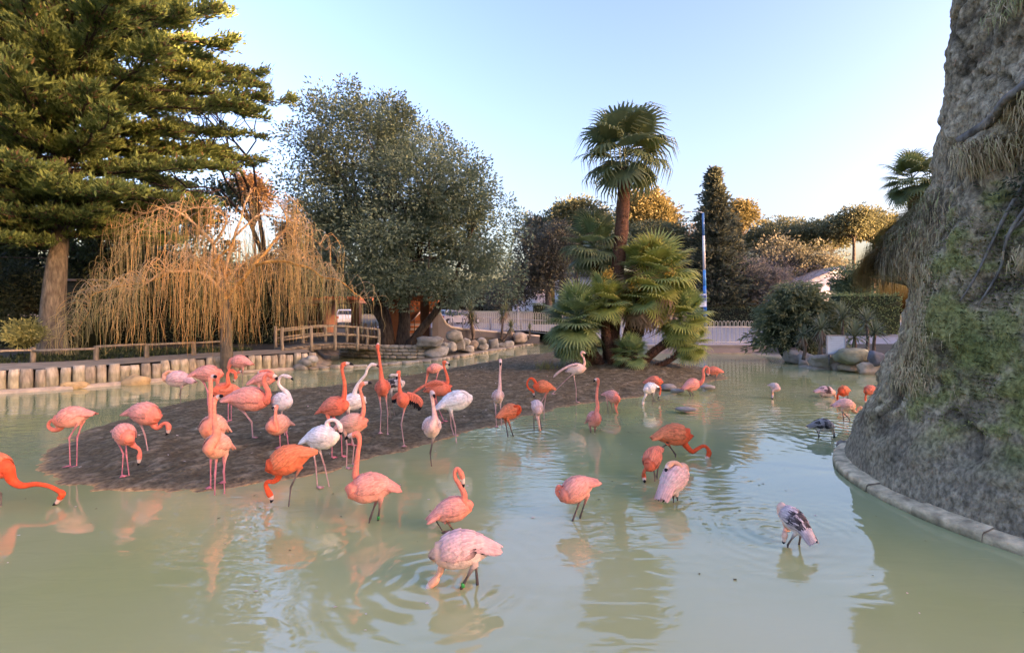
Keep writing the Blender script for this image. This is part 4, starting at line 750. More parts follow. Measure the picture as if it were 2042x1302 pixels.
# ------------------------------------------------------------------ weeping willow in winter
YW = 17.0
wil = empty('weeping_willow', (*P(452, 748, YW)[:2], 0.05), 'bare golden weeping willow with a curtain of hanging twigs over the path', 'tree')
GOLD = np.array((0.64, 0.34, 0.085)); GREYT = np.array((0.40, 0.36, 0.27))
mb = MB(); limb(mb, [P(454, 752, YW), P(452, 700, YW), P(450, 640, YW), P(446, 590, YW), P(440, 560, YW)], 0.21, 0.13, (0.125, 0.105, 0.075), 11, 6, 0.05); mb.build('trunk', M['bark'], wil)
LIMBS = [([(446, 600, 0), (478, 563, -.3), (520, 525, -.5), (570, 520, -.8), (622, 540, -1), (672, 566, -1.2), (712, 598, -1.3)], 0.13, 0.03), ([(500, 535, -.4), (540, 492, 0), (566, 460, .3), (562, 420, .5), (548, 395, .6)], 0.09, 0.02), ([(446, 585, 0), (405, 548, -.6), (345, 540, -1), (290, 560, -1.2), (262, 585, -1.3)], 0.11, 0.03), ([(440, 565, 0), (425, 490, .4), (380, 440, .6), (335, 420, .8), (280, 432, 1), (235, 455, 1)], 0.12, 0.02), ([(444, 560, 0), (470, 470, .6), (486, 410, .9), (492, 385, 1)], 0.10, 0.03),
         ([(345, 540, -1), (300, 562, -.6), (225, 573, -.3), (195, 590, -.2), (178, 620, -.2), (150, 668, -.1)], 0.06, 0.012), ([(446, 590, 0), (455, 575, -.8), (430, 545, -1.6), (400, 520, -2.0), (360, 520, -2.3)], 0.09, 0.02), ([(446, 575, 0), (490, 520, 1.0), (560, 500, 1.7), (610, 520, 2.0)], 0.08, 0.02), ([(446, 600, 0), (438, 560, .2), (460, 545, .2), (438, 530, .2), (452, 505, .3), (470, 470, .3)], 0.12, 0.06), ([(425, 490, .4), (450, 440, 0), (420, 415, -.4), (360, 425, -.8), (300, 470, -1.0)], 0.07, 0.015), ([(470, 470, .6), (520, 430, .8), (580, 450, 1.2), (640, 500, 1.5)], 0.06, 0.015), ([(335, 420, .8), (270, 470, 1.6), (225, 520, 1.9), (205, 560, 2.0)], 0.05, 0.015)]
starts = []
for k, (pp, r0, r1) in enumerate(LIMBS):
    mb = MB(); p = limb(mb, [P(a, b, YW + c) for a, b, c in pp], r0 * 0.58, r1 * 0.4, GOLD * np.array((0.85, 0.85, 0.8)) if k in (0, 1, 5, 8) else (GOLD * 0.5 + GREYT * 0.5), 8, 7, 0.30); mb.build('limb', M['bark'], wil)
    starts += [(q, k) for q in p[int(len(p) * 0.22):]]
tw = MB()
def low_z(x): return np.interp(x, [P(150, 0, YW)[0], P(250, 0, YW)[0], P(440, 0, YW)[0], P(560, 0, YW)[0], P(650, 0, YW)[0], P(720, 0, YW)[0]], (1.0, 0.85, 0.85, 0.95, 1.15, 1.7))
for i in range(760):
    q, k = random.choice(starts); out = nrm(np.array((q[0] - P(446, 0, YW)[0], (q[1] - YW) * 1.0, 0)) + rng.normal(size=3) * np.array((0.5, 0.8, 0)))
    r = random.uniform(0.10, 1.0); top = q + out * r * 0.45 + (0, 0, random.uniform(-0.05, 0.45) * (1.0 if r > .3 else .3)); kn = q + out * r * 0.8 + (0, 0, random.uniform(-0.2, 0.15))
    ze = low_z(kn[0]) + random.expovariate(1.0) * 0.8; ze = kn[2] - random.uniform(0.3, 1.2) if random.random() < 0.35 else ze; ze = max(0.7, min(ze, kn[2] - 0.35))
    drift = rng.normal(size=3) * np.array((0.24, 0.24, 0)); e = np.array((kn[0], kn[1], ze)) + out * 0.12 + drift
    p = catmull([q, top, kn, kn * 0.6 + e * 0.4 + out * 0.05 + rng.normal(size=3) * np.array((.07, .07, 0)), kn * 0.25 + e * 0.75 + rng.normal(size=3) * np.array((.08, .08, 0)), e], 3); f = random.random(); c0 = GREYT * (1 - f) + GOLD * f; far_ = min(1.0, abs(kn[0] - P(440, 0, YW)[0]) / 4.0); c1 = (GOLD * (1 - far_) + np.array((0.46, 0.40, 0.17)) * far_) * random.uniform(0.6, 1.2) if random.random() < 0.72 else np.array((0.24, 0.24, 0.08))
    tw.tube(p, np.linspace(0.0080, 0.0026, len(p)), 3, np.array([c0 + (c1 - c0) * t for t in np.linspace(0, 1, len(p))]), cap=False)
    if random.random() < 0.75:
        for _ in range(2):
            b0_ = p[random.randint(5, len(p) - 5)]; b1 = b0_ + np.array((random.gauss(0, .16), random.gauss(0, .16), random.uniform(-.2, .05))); b2 = b1 + (random.gauss(0, .04), random.gauss(0, .04), -random.uniform(0.4, 1.3)); b2[2] = max(b2[2], 0.7)
            tw.tube(catmull([b0_, b1, b2], 3), 0.0045, 3, c1, cap=False)
tw.build('hanging_twigs', M['twig'], wil)['kind'] = 'stuff'

# ------------------------------------------------------------------ fan palms
def frond_mesh(seed, droop, cols, pet=0.75, R0=0.95, nb=26, span=250):
    r_ = random.Random(seed); mb = MB(); mb.tube([(0, 0, 0), (pet * 0.5, 0, 0.03), (pet, 0, 0)], [0.018, 0.012, 0.010], 4, np.array(cols[0]) * 0.9, cap=False)
    for i in range(nb):
        a = R(-span / 2 + span * i / (nb - 1)); Lb = R0 * (0.62 + 0.38 * math.cos(a * 0.62)) * r_.uniform(0.9, 1.06); d = np.array((math.cos(a), math.sin(a), 0)); s_ = np.array((-d[1], d[0], 0)); h = np.array((pet, 0, 0))
        cup = 0.10 * Lb; w = Lb * 0.50 * R(span / (nb - 1)) * 0.56; dz = droop * Lb * r_.uniform(0.7, 1.3)
        m1 = h + d * Lb * 0.48 + (0, 0, cup); m2 = h + d * Lb * 0.76 + (0, 0, cup - dz * 0.30); tip = h + d * Lb * (0.98 - 0.25 * droop) + (0, 0, cup - dz * 0.95)
        c0 = np.array(cols[0]) * r_.uniform(0.85, 1.15); c1 = np.array(cols[1]) * r_.uniform(0.85, 1.15)
        mb.add([h, m1 - s_ * w, m1 + s_ * w, m2 - s_ * w * 0.48, m2 + s_ * w * 0.48, tip], [(1, 2, 4, 3)], T=[(0, 2, 1), (3, 4, 5)], col=[c0, c0, c0, (c0 + c1) / 2, (c0 + c1) / 2, c1])
    return mb.mesh('frond', M['palm'], smooth=False)
GA, GB = ((0.105, 0.15, 0.065), (0.24, 0.29, 0.14)), ((0.16, 0.21, 0.065), (0.36, 0.38, 0.14))
FRT = [frond_mesh(1, 0.15, GA), frond_mesh(2, 0.45, GA), frond_mesh(3, 0.25, GB), frond_mesh(4, 0.8, GA)]
FRY = frond_mesh(5, 0.2, ((0.26, 0.24, 0.05), (0.40, 0.32, 0.08))); FRD = frond_mesh(6, 1.0, ((0.22, 0.15, 0.08), (0.30, 0.22, 0.12)))  # FRY: yellow sunlight put into the frond colour
FRS = [frond_mesh(7, 0.10, ((0.20, 0.30, 0.105), (0.42, 0.50, 0.19)), 0.6, 0.85, 24, 220), frond_mesh(8, 0.22, ((0.30, 0.36, 0.08), (0.60, 0.58, 0.15)), 0.6, 0.85, 24, 220), frond_mesh(9, 0.15, ((0.16, 0.25, 0.11), (0.32, 0.41, 0.18)), 0.6, 0.85, 24, 210)]
def palm_crown(root, c, size, n, meshes, lo=-55, hi=85, skip=None, extra=()):
    for i in range(n):
        f = i / max(1, n - 1); az = i * 2.39996 + random.uniform(-.25, .25); el = hi + (lo - hi) * f ** 0.85 + random.uniform(-9, 9)
        if skip and skip(az, el): continue
        Mx = Matrix.Rotation(az, 4, 'Z') @ Matrix.Rotation(-R(el), 4, 'Y') @ Matrix.Rotation(random.uniform(-.35, .35), 4, 'X'); s_ = size * random.uniform(0.88, 1.08)
        me = random.choice(meshes); 
        if extra and f > 0.9: me = extra[0]
        inst('frond', me, root, c + np.array((0, 0, 0.10 * (1 - f))), Mx.to_euler(), s_)
def palm_trunk(root, pts, r0, r1, spikes=260, c=(0.11, 0.055, 0.032)):
    p = catmull(pts, 8); n = len(p); rad = np.linspace(r0, r1, n); mb = MB(); mb.tube(p, rad * (1 + 0.06 * np.sin(np.arange(n) * 1.7)), 11, c)
    for _ in range(spikes):
        i = random.randint(1, n - 2); a = random.uniform(0, 6.28); d = np.array((math.cos(a), math.sin(a), 0)); q = p[i] + d * rad[i] * 0.9; t = q + d * random.uniform(0.05, 0.11) + (0, 0, random.uniform(0.05, 0.16)); s_ = np.array((-d[1], d[0], 0)) * 0.03
        mb.add([q - s_, q + s_, t], None, [(0, 1, 2)], col=np.array(c) * random.uniform(0.6, 2.2))
    return mb.build('trunk', M['fibre'], root)
YP = 17.8
def palm(label, trunk, r0, r1, crown_px, size, n, meshes, **kw):
    b = P(*trunk[0]); rt = empty('fan_palm', (b[0], b[1], 0.2), label, 'palm tree', 'palms clumped on the island'); palm_trunk(rt, [P(*q) for q in trunk], r0, r1, int(120 + 60 * len(trunk)), kw.pop('tc', (0.11, 0.055, 0.032))); palm_crown(rt, P(*crown_px), size, n, meshes, **kw); return rt
tp = palm('tall fan palm rising high above the island with a shaggy brown trunk', [(1224, 738, YP), (1222, 650, YP), (1230, 550, YP), (1240, 450, YP), (1246, 335, YP)], 0.27, 0.22, (1246, 310, YP), 1.2, 30, FRT, lo=-48, extra=[FRT[3]])
for az, el in ((0.5, 40), (0.9, 25), (-.5, 52)): inst('frond', FRY, tp, P(1252, 312, YP), (Matrix.Rotation(az, 4, 'Z') @ Matrix.Rotation(-R(el), 4, 'Y')).to_euler(), 0.95)
palm('mid height fan palm leaning left from the clump with dark blue green fronds', [(1214, 738, YP + .3), (1206, 640, YP + .5), (1192, 560, YP + .6), (1186, 500, YP + .7)], 0.2, 0.17, (1184, 494, YP + .7), 0.92, 36, [FRT[0], FRT[1], FRS[2]], lo=-60)
cp = palm('bushy fan palm with yellow tipped fronds, upper ones painted sunlit, right of the tall trunk', [(1236, 740, YP - .2), (1256, 660, YP - .2), (1280, 600, YP - .3), (1296, 560, YP - .3)], 0.22, 0.2, (1306, 552, YP - .3), 1.16, 56, [FRS[1], FRS[1], FRS[0]], lo=-58)
for i in range(9): inst('frond', FRY, cp, P(1300 + 4 * i - 16, 540, YP - .3), (Matrix.Rotation(R(-70 + i * 38), 4, 'Z') @ Matrix.Rotation(-R(50 + (i * 13) % 34), 4, 'Y')).to_euler(), 0.85)
palm('low fan palm spreading dark green fronds over the left end of the mound', [(1205, 738, YP - .4), (1180, 700, YP - .6), (1150, 660, YP - .7)], 0.18, 0.15, (1150, 640, YP - .7), 1.02, 50, [FRS[0], FRS[2]], lo=-65)
palm('young fan palm between the trunks in the middle of the clump', [(1222, 740, YP - .6), (1212, 680, YP - .7), (1203, 620, YP - .7)], 0.15, 0.13, (1203, 606, YP - .7), 0.82, 36, [FRS[0], FRS[1]], lo=-60)
palm('fan palm arching its stem low to the right of the clump', [(1270, 738, YP - .5), (1300, 705, YP - .6), (1345, 672, YP - .6), (1362, 650, YP - .6)], 0.17, 0.12, (1358, 636, YP - .6), 0.86, 50, [FRS[1], FRS[0]], lo=-80)
palm('small drooping fan palm at the lower right of the clump', [(1283, 740, YP - .8), (1330, 722, YP - .9), (1362, 700, YP - .9)], 0.10, 0.07, (1376, 686, YP - .9), 0.62, 32, [FRS[0], FRS[1]], lo=-75)
palm('tuft of short fan fronds at the foot of the tall palm', [(1240, 748, YP - 1.2), (1246, 730, YP - 1.2), (1252, 716, YP - 1.2)], 0.10, 0.08, (1256, 708, YP - 1.2), 0.56, 28, [FRS[0], FRS[2]], lo=-50)
palm('short fan palm at the left foot of the clump with drooping old fronds', [(1190, 735, YP - .3), (1172, 715, YP - .5), (1160, 700, YP - .5)], 0.12, 0.10, (1146, 690, YP - .5), 0.74, 34, [FRS[0], FRS[2]], lo=-50)
palm('stout fan palm with dark trunk right of the middle of the clump', [(1250, 742, YP - .4), (1262, 690, YP - .5), (1276, 640, YP - .6), (1282, 610, YP - .6)], 0.24, 0.22, (1286, 596, YP - .6), 0.9, 44, [FRS[0], FRS[1], FRS[1], FRD], lo=-70, tc=(0.06, 0.045, 0.035))
for i, (px, py) in enumerate([(1334, 545), (1332, 560), (1212, 545), (1268, 570)]):
    mb = MB(); c = P(px, py, YP - 1.0); q = c + rng.normal(size=(160, 3)) * np.array((.11, .11, .09)); leaf_faces(mb, q, rng.normal(size=(160, 3)) + (0, 0, -.4), 0.09, 0.04, np.tile((0.55, 0.36, 0.07), (160, 1)) * rng.uniform(.7, 1.2, (160, 1))); mb.build('flower_cluster', M['leaf'], cp, smooth=False)['kind'] = 'stuff'
rp = empty('fan_palm', (*P(1810, 600, 15.5)[:2], 0.3), 'fan palm peeping out behind the upper edge of the great rock', 'palm tree'); palm_trunk(rp, [(13.0, 15.5, 0.3), (12.7, 15.5, 3.0), (12.35, 15.5, 6.0)], 0.2, 0.16); palm_crown(rp, P(1818, 362, 15.5), 0.62, 34, FRT[:3], lo=-58)
boulder(1147, 697, 46, 40, 18.4, 401, (0.16, 0.16, 0.15), 'dark grey boulder under the low palm fronds on the mound', rough=0.15); boulder(1120, 702, 30, 24, 18.0, 402, (0.14, 0.13, 0.12), 'smaller dark boulder at the left end of the palm mound', rough=0.15)
for i, (px, py, w, h, lab) in enumerate([(1332, 772, 30, 13, 'flat grey stone on the island shore right of the feeding pair'), (1350, 779, 26, 9, 'thin brown stone at the island waterline'), (1368, 816, 40, 8, 'low wet stone in the water near the island tip'), (1410, 772, 30, 9, 'pale stone slab at the right tip of the island')]): boulder(px, py, w, h, F * 2.05 / (py + 3 - HY), 410 + i, (0.28, 0.25, 0.22), lab, rough=0.15)

# ------------------------------------------------------------------ spiky plants
def rosette(mb, c, n, L, w, c0, c1, lo=-30, hi=85, curve=0.25):
    for i in range(n):
        f = i / n; az = i * 2.39996; el = R(hi + (lo - hi) * f + random.uniform(-8, 8)); d = np.array((math.cos(az) * math.cos(el), math.sin(az) * math.cos(el), math.sin(el))); s_ = nrm(np.cross(d, (0, 0, 1)) + 1e-6); l = L * random.uniform(0.8, 1.1)
        m_ = c + d * l * 0.5; t_ = c + d * l + (0, 0, -curve * l * math.cos(el)); col = np.array(c0) + (np.array(c1) - np.array(c0)) * random.random()
        mb.add([c - s_ * w * .4, c + s_ * w * .4, m_ - s_ * w * .5, m_ + s_ * w * .5, t_], [(0, 1, 3, 2)], T=[(2, 3, 4)], col=col)
def yucca(px, py, Yd, size, n, label, c0=(0.07, 0.10, 0.055), c1=(0.20, 0.25, 0.15), dead=True, heads=None, stem=None, name='yucca', grp='yuccas on the right bank'):
    c = P(px, py, Yd); rt = empty(name, (c[0], c[1], 0.4), label, 'plant', grp)
    for (dx, dy, dY) in (heads or [(0, 0, 0)]):
        q = P(px + dx, py + dy, Yd + dY); mb = MB(); rosette(mb, q, n, size, 0.05, c0, c1); mb.build('leaf_rosette', M['palm'], rt, smooth=False)['kind'] = 'stuff'
        if dead:
            mb = MB(); rosette(mb, q - (0, 0, 0.05), n // 2, size * 0.9, 0.04, (0.20, 0.14, 0.10), (0.32, 0.25, 0.18), lo=-85, hi=-35); mb.build('dead_leaves', M['twig'], rt, smooth=False)['kind'] = 'stuff'
        mb = MB(); b = (P(*stem, Yd) if stem else np.array((q[0], q[1], 0.3))); limb(mb, [b, (b + q) / 2 + (random.uniform(-.1, .1), 0, 0), q], 0.07, 0.05, (0.17, 0.13, 0.10), 7, 4); mb.build('stem', M['bark'], rt)
yucca(1638, 655, 19.0, 0.75, 80, 'yucca with brown skirt of dead leaves left of the blue sign'); yucca(1704, 672, 18.6, 0.8, 80, 'pale green yucca spreading right of the blue sign', dead=False); yucca(1680, 636, 20.4, 0.85, 80, 'upper yucca behind the blue sign', dead=False); yucca(1728, 640, 20.0, 0.75, 70, 'yucca close to the great rock', dead=False); yucca(1602, 668, 19.4, 0.55, 50, 'half dead small yucca beneath the juniper'); yucca(1745, 665, 18.8, 0.7, 60, 'yucca leaves reaching past the great rock edge', dead=False)
yucca(942, 640, 29.5, 0.85, 60, 'first cordyline with a drooping tuft in front of the plaza wall', (0.10, 0.12, 0.05), (0.26, 0.26, 0.12), True, [(0, 0, 0), (-4, -18, .2)], (944, 680), 'cordyline', 'cordylines by the plaza wall')
yucca(1005, 625, 31.5, 0.75, 50, 'branching cordyline in front of the railing', (0.10, 0.12, 0.05), (0.30, 0.30, 0.13), True, [(4, -6, 0), (-4, 4, .2), (14, 28, -.2)], (1000, 682), 'cordyline', 'cordylines by the plaza wall')
yucca(1056, 655, 33.0, 0.5, 40, 'small cordyline at the right end of the plaza wall', (0.10, 0.12, 0.05), (0.24, 0.25, 0.12), False, None, (1055, 676), 'cordyline', 'cordylines by the plaza wall')
# ------------------------------------------------------------------ spreading juniper
jun = empty('juniper_bush', (*P(1590, 700, 21.5)[:2], 0.4), 'big arching juniper bush at the water edge on the right bank', 'shrub')
Pn, Dn, Cn = [], [], []; jc = P(1590, 690, 22.0)
for i in range(620):
    az = random.uniform(0, 6.283); el = random.uniform(0.05, 1.5); d = np.array((math.cos(az) * math.cos(el), math.sin(az) * math.cos(el) * 0.8, math.sin(el))); ln = random.uniform(0.72, 1.08) * np.array((1.95, 1.7, 3.05)); tip = jc + d * ln; ou = nrm(np.array((d[0], d[1], 0)) + 1e-6)
    for k in range(26):
        f = random.random(); q = tip - d * ln * 0.32 * (1 - f) + ou * 0.28 * f + np.array((0, 0, -0.42 * f * f)) + rng.normal(size=3) * 0.06; Pn.append(q); Dn.append(ou * 0.9 + np.array((0, 0, -0.55 * f + 0.1)) + rng.normal(size=3) * 0.45); Cn.append(np.array((0.055, 0.080, 0.045)) + (np.array((0.21, 0.25, 0.125)) - np.array((0.055, 0.080, 0.045))) * min(1, f * 0.6 + random.random() * 0.35))
mb = MB(); leaf_faces(mb, np.array(Pn), np.array(Dn), rng.uniform(0.14, 0.30, len(Pn)), 0.06, np.array(Cn)); mb.build('sprays', M['needle'], jun, smooth=False)['kind'] = 'stuff'
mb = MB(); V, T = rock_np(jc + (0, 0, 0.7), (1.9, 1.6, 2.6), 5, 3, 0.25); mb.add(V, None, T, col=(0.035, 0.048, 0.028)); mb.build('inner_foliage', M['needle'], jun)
# ------------------------------------------------------------------ hedges
def hedge(label, x0, x1, ytop, Yd, dep, z0, c0, c1, name='clipped_hedge', L=0.14, dens=260, rough=0.08):
    a, b = P(x0, ytop, Yd), P(x1, ytop, Yd); zt = a[2]; rt = empty(name, ((a[0] + b[0]) / 2, Yd, z0), label, 'hedge'); w = b[0] - a[0]
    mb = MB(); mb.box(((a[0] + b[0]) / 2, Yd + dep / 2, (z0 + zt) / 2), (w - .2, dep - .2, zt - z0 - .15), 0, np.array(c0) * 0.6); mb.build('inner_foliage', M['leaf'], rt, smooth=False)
    nf = int(w * (zt - z0) * dens); nt3 = int(w * dep * dens); q = np.vstack([np.stack([rng.uniform(a[0], b[0], nf), Yd + rng.normal(size=nf) * rough, rng.uniform(z0, zt, nf)], 1), np.stack([rng.uniform(a[0], b[0], nt3), rng.uniform(Yd, Yd + dep, nt3), zt + rng.normal(size=nt3) * rough], 1)])
    n = len(q); col = (np.array(c0) + (np.array(c1) - np.array(c0)) * rng.random((n, 1))) * 1.7; mb = MB(); leaf_faces(mb, q, rng.normal(size=(n, 3)) + np.array((0, -.5, .3)), L, L * 0.5, col); mb.build('leaves', M['leaf'], rt, smooth=False)['kind'] = 'stuff'
hedge('dark clipped hedge along the road behind the right railing', 1380, 1600, 614, 48, 1.5, 0.8, (0.03, 0.045, 0.028), (0.085, 0.11, 0.06), L=0.2, dens=70)
hedge('clipped hedge with rounded end behind the left of the palms', 1062, 1240, 607, 52, 1.5, 0.9, (0.04, 0.06, 0.03), (0.11, 0.14, 0.07), L=0.2, dens=60)
hedge('low bright green hedge behind the yuccas on the right', 1675, 1800, 588, 34, 1.5, 0.6, (0.05, 0.08, 0.03), (0.15, 0.19, 0.07), L=0.16, dens=90)
hedge('dark hedge under the bare shrubs left of the willow', -60, 160, 640, 22.5, 2.0, 0.5, (0.018, 0.028, 0.016), (0.06, 0.08, 0.04), L=0.14, dens=160, rough=0.15)
hedge('dark evergreen hedge behind the hanging willow twigs', 140, 560, 582, 25.5, 2.0, 0.5, (0.016, 0.024, 0.014), (0.055, 0.075, 0.035), L=0.14, dens=130, rough=0.18)
# ------------------------------------------------------------------ shrubs and background trees
def bush(label, lobes, Yd, nc, nl, L, c0, c1, name='shrub', cat='shrub', grp=None, cr=0.4, trunk=None, shell=0.4, Wf=0.5, tr=0.15, flat=0.75):
    lb = lobes_px(lobes, Yd); cx = np.mean([q[0] for q in lb]); rt = empty(name, (cx, Yd, 0.7), label, cat, grp); mb, cl_ = crown(lb, nc, nl, L, L * Wf, c0, c1, cr, flat, shell); mb.build('crown' if trunk is not None else 'foliage', M['leaf'], rt, smooth=False)['kind'] = 'stuff'
    if trunk is not None:
        mb = MB(); p = limb(mb, [P(*q) for q in trunk], tr, tr * 0.4, BARK, 8, 5, 0.1); mb.build('trunk', M['bark'], rt)
        mb = MB()
        for c in cl_[rng.choice(len(cl_), min(len(cl_), 26), False)]: limb(mb, [p[-4], (p[-4] + c) / 2, c], tr * 0.35, 0.03, BARK, 5, 3, 0.3)
        mb.build('branches', M['bark'], rt)['kind'] = 'stuff'
    return rt
bush('yellow green bush between the fence and the conifer trunk', [(45, 665, 34, 24), (60, 655, 22, 18)], 16.8, 40, 60, 0.11, (0.10, 0.11, 0.03), (0.28, 0.27, 0.09), cr=0.2)
bush('dark shrub mass at the far left behind the fence', [(10, 600, 70, 60), (60, 560, 50, 50), (-40, 560, 60, 70)], 21.5, 150, 70, 0.16, (0.012, 0.02, 0.012), (0.045, 0.06, 0.03))
bush('dark shrub behind the willow curtain', [(230, 590, 60, 50), (330, 580, 60, 60), (430, 590, 60, 50), (540, 580, 60, 60)], 26, 200, 70, 0.17, (0.013, 0.02, 0.012), (0.05, 0.062, 0.03))
bush('dense dark evergreen behind the conifer trunk on the left', [(60, 430, 100, 90), (200, 470, 90, 80), (320, 430, 80, 90), (400, 490, 70, 70), (-40, 470, 90, 110), (420, 400, 60, 70)], 27, 420, 80, 0.22, (0.012, 0.022, 0.012), (0.055, 0.075, 0.03), 'evergreen_tree', 'tree', None, 0.6, [(180, 700, 27), (185, 560, 27), (200, 470, 27)])
bush('dark leafy mass right behind the conifer trunk', [(130, 540, 60, 50), (230, 530, 70, 50), (20, 540, 60, 50), (320, 530, 60, 50)], 29, 260, 70, 0.2, (0.012, 0.02, 0.012), (0.045, 0.06, 0.03))
bush('dark evergreen between the willow and the oak', [(600, 500, 60, 70), (640, 540, 60, 60), (560, 560, 50, 60)], 29, 170, 80, 0.2, (0.015, 0.02, 0.015), (0.06, 0.065, 0.045), 'evergreen_tree', 'tree', None, 0.5, [(610, 680, 29), (612, 600, 29), (605, 520, 29)])
bush('autumn orange tree top between the cypress and the oak', [(495, 372, 34, 24), (515, 390, 30, 26)], 40, 60, 60, 0.28, (0.13, 0.085, 0.035), (0.27, 0.17, 0.07), 'orange_tree', 'tree', None, 0.6, [(510, 640, 40), (508, 500, 40), (500, 400, 40)])
PN0, PN1 = (0.040, 0.052, 0.026), (0.120, 0.130, 0.065)
PG = 'background trees beyond the road'
bush('dark round tree between the oak and the palms', [(1065, 520, 50, 50), (1100, 480, 45, 45), (1045, 560, 45, 40), (1110, 540, 40, 45), (1010, 590, 40, 30)], 44, 230, 70, 0.28, (0.018, 0.022, 0.02), (0.075, 0.080, 0.058), 'broadleaf_tree', 'tree', PG, 0.8, [(1096, 630, 44), (1092, 580, 44), (1085, 530, 44)], tr=0.35)
bush('umbrella pine with open crown left of the tall palm', [(1150, 415, 38, 18), (1125, 432, 30, 16), (1178, 430, 30, 18), (1155, 440, 30, 14)], 62, 110, 60, 0.42, PN0, PN1, 'umbrella_pine', 'tree', PG, 1.0, [(1150, 610, 62), (1148, 500, 62), (1150, 430, 62)], tr=0.3)
bush('grey green tree crowns behind the left of the palm clump', [(1060, 455, 40, 30), (1100, 450, 40, 26), (1140, 470, 50, 30), (1200, 455, 40, 35), (1180, 510, 60, 40)], 66, 260, 60, 0.42, (0.035, 0.042, 0.028), (0.12, 0.125, 0.085), 'broadleaf_tree', 'tree', PG, 1.1, [(1120, 610, 66), (1120, 540, 66), (1118, 470, 66)], tr=0.35)
bush('rounded pine with gold sunlight painted into its leaves right of the tall palm trunk', [(1290, 405, 38, 26), (1315, 425, 34, 26), (1270, 425, 30, 30), (1300, 445, 50, 22)], 58, 200, 70, 0.40, (0.065, 0.062, 0.025), (0.17, 0.145, 0.055), 'stone_pine', 'tree', PG, 0.9, [(1290, 610, 58), (1288, 520, 58), (1290, 440, 58)], tr=0.4)  # low sun on this crown is partly put into the leaf colour
bush('olive pine with flat layers under the golden one', [(1290, 470, 60, 18), (1320, 490, 55, 20), (1265, 500, 50, 22), (1340, 460, 30, 16)], 52, 170, 60, 0.36, PN0, PN1, 'stone_pine', 'tree', PG, 0.8, [(1300, 620, 52), (1296, 560, 52), (1292, 480, 52)], tr=0.3)
bush('brownish tree behind the right of the palm clump', [(1350, 480, 45, 40), (1370, 520, 45, 45), (1330, 540, 50, 45)], 60, 220, 60, 0.34, (0.075, 0.065, 0.045), (0.18, 0.155, 0.11), 'broadleaf_tree', 'tree', PG, 1.0, [(1355, 615, 60), (1355, 560, 60), (1352, 500, 60)], tr=0.3)
bush('pine with gold sunlight painted into its leaves behind the right side of the dark spruce', [(1478, 420, 24, 18), (1492, 436, 18, 16), (1465, 440, 22, 16)], 70, 90, 60, 0.40, (0.065, 0.062, 0.025), (0.17, 0.145, 0.055), 'stone_pine', 'tree', PG, 0.9, [(1480, 600, 70), (1480, 500, 70), (1478, 440, 70)], tr=0.3)  # same gold leaf colour, standing in for sun on the crown
bush('silvery shrubs above the clipped hedge on the right', [(1430, 560, 40, 36), (1470, 545, 45, 36), (1510, 560, 45, 40), (1545, 570, 40, 36), (1410, 585, 30, 26)], 50, 330, 60, 0.26, (0.055, 0.058, 0.05), (0.20, 0.195, 0.165), 'silvery_shrub', 'shrub', PG, 0.7)
bush('pale flowering shrub in front of the white house', [(1060, 575, 20, 26), (1075, 590, 18, 18)], 58, 60, 60, 0.22, (0.28, 0.26, 0.25), (0.58, 0.54, 0.54), 'flowering_shrub', 'shrub', PG, 0.6)
bush('round dark green shrub left of the hanging grass on the rock', [(1692, 560, 30, 40), (1700, 580, 32, 24)], 38, 110, 70, 0.2, (0.03, 0.05, 0.028), (0.11, 0.15, 0.07), 'round_shrub', 'shrub', PG, 0.5)
far_trees = [(1520, 470, 44, 26, 84, 'first far pine right of the dark spruce'), (1568, 462, 44, 26, 88, 'second far pine right of the dark spruce'), (1612, 470, 44, 26, 82, 'third far pine right of the dark spruce'), (1655, 466, 40, 24, 86, 'far pine with light showing between its trunks'), (1700, 440, 40, 22, 78, 'tall flat topped umbrella pine left of the great rock'), (1740, 450, 40, 26, 80, 'umbrella pine partly behind the rock grass'), (1545, 510, 60, 36, 80, 'thicket of brownish branches under the far pines'), (1615, 520, 60, 30, 78, 'second brownish thicket under the far pines')]
for i, (px, py, rx, ry, Yd, lab) in enumerate(far_trees):
    lb = [(px, py, rx, ry), (px - rx * .5, py + ry * .5, rx * .6, ry * .7), (px + rx * .5, py + ry * .4, rx * .6, ry * .7)]; thick = 'thicket' in lab
    bush(lab, lb, Yd, 120, 60, 0.45, (0.05, 0.055, 0.038) if thick else (0.042, 0.052, 0.028), (0.115, 0.118, 0.085) if thick else (0.125, 0.13, 0.065), 'thicket' if thick else 'umbrella_pine', 'shrub' if thick else 'tree', PG, 1.1, [(px, 612, Yd), (px + 3, py + 60, Yd), (px, py + 10, Yd)], tr=0.32)
for i in range(29):                        # the grove off to the right that keeps the low sun from the pond
    t = -46 + i * 4.0 + random.uniform(-.8, .8); b_ = np.array((88.05, -25.07)) + np.array((0.391, 0.921)) * t + np.array((0.921, -0.391)) * random.uniform(-2, 3); x, y = b_; h = random.uniform(24, 27) if t < 34 else random.uniform(19, 22)
    lb = [(x, y, h * 0.70, 3.4, 3.4, h * 0.28), (x, y, h * 0.38, 3.2, 3.2, h * 0.30), (x, y, h * 0.15, 2.8, 2.8, h * 0.16)]; rt = empty('umbrella_pine', (x, y, 0.8), 'tall pine of the grove standing out of view to the right of the great rock', 'tree', 'pine grove right of the rock'); mb, _ = crown(lb, 130, 40, 1.0, 0.8, PN0, PN1, 1.5); mb.build('crown', M['leaf'], rt, smooth=False)['kind'] = 'stuff'; mb = MB(); limb(mb, [(x, y, 0.5), (x, y, h * 0.5), (x, y, h * .8)], 0.35, 0.1, BARK); mb.build('trunk', M['bark'], rt)
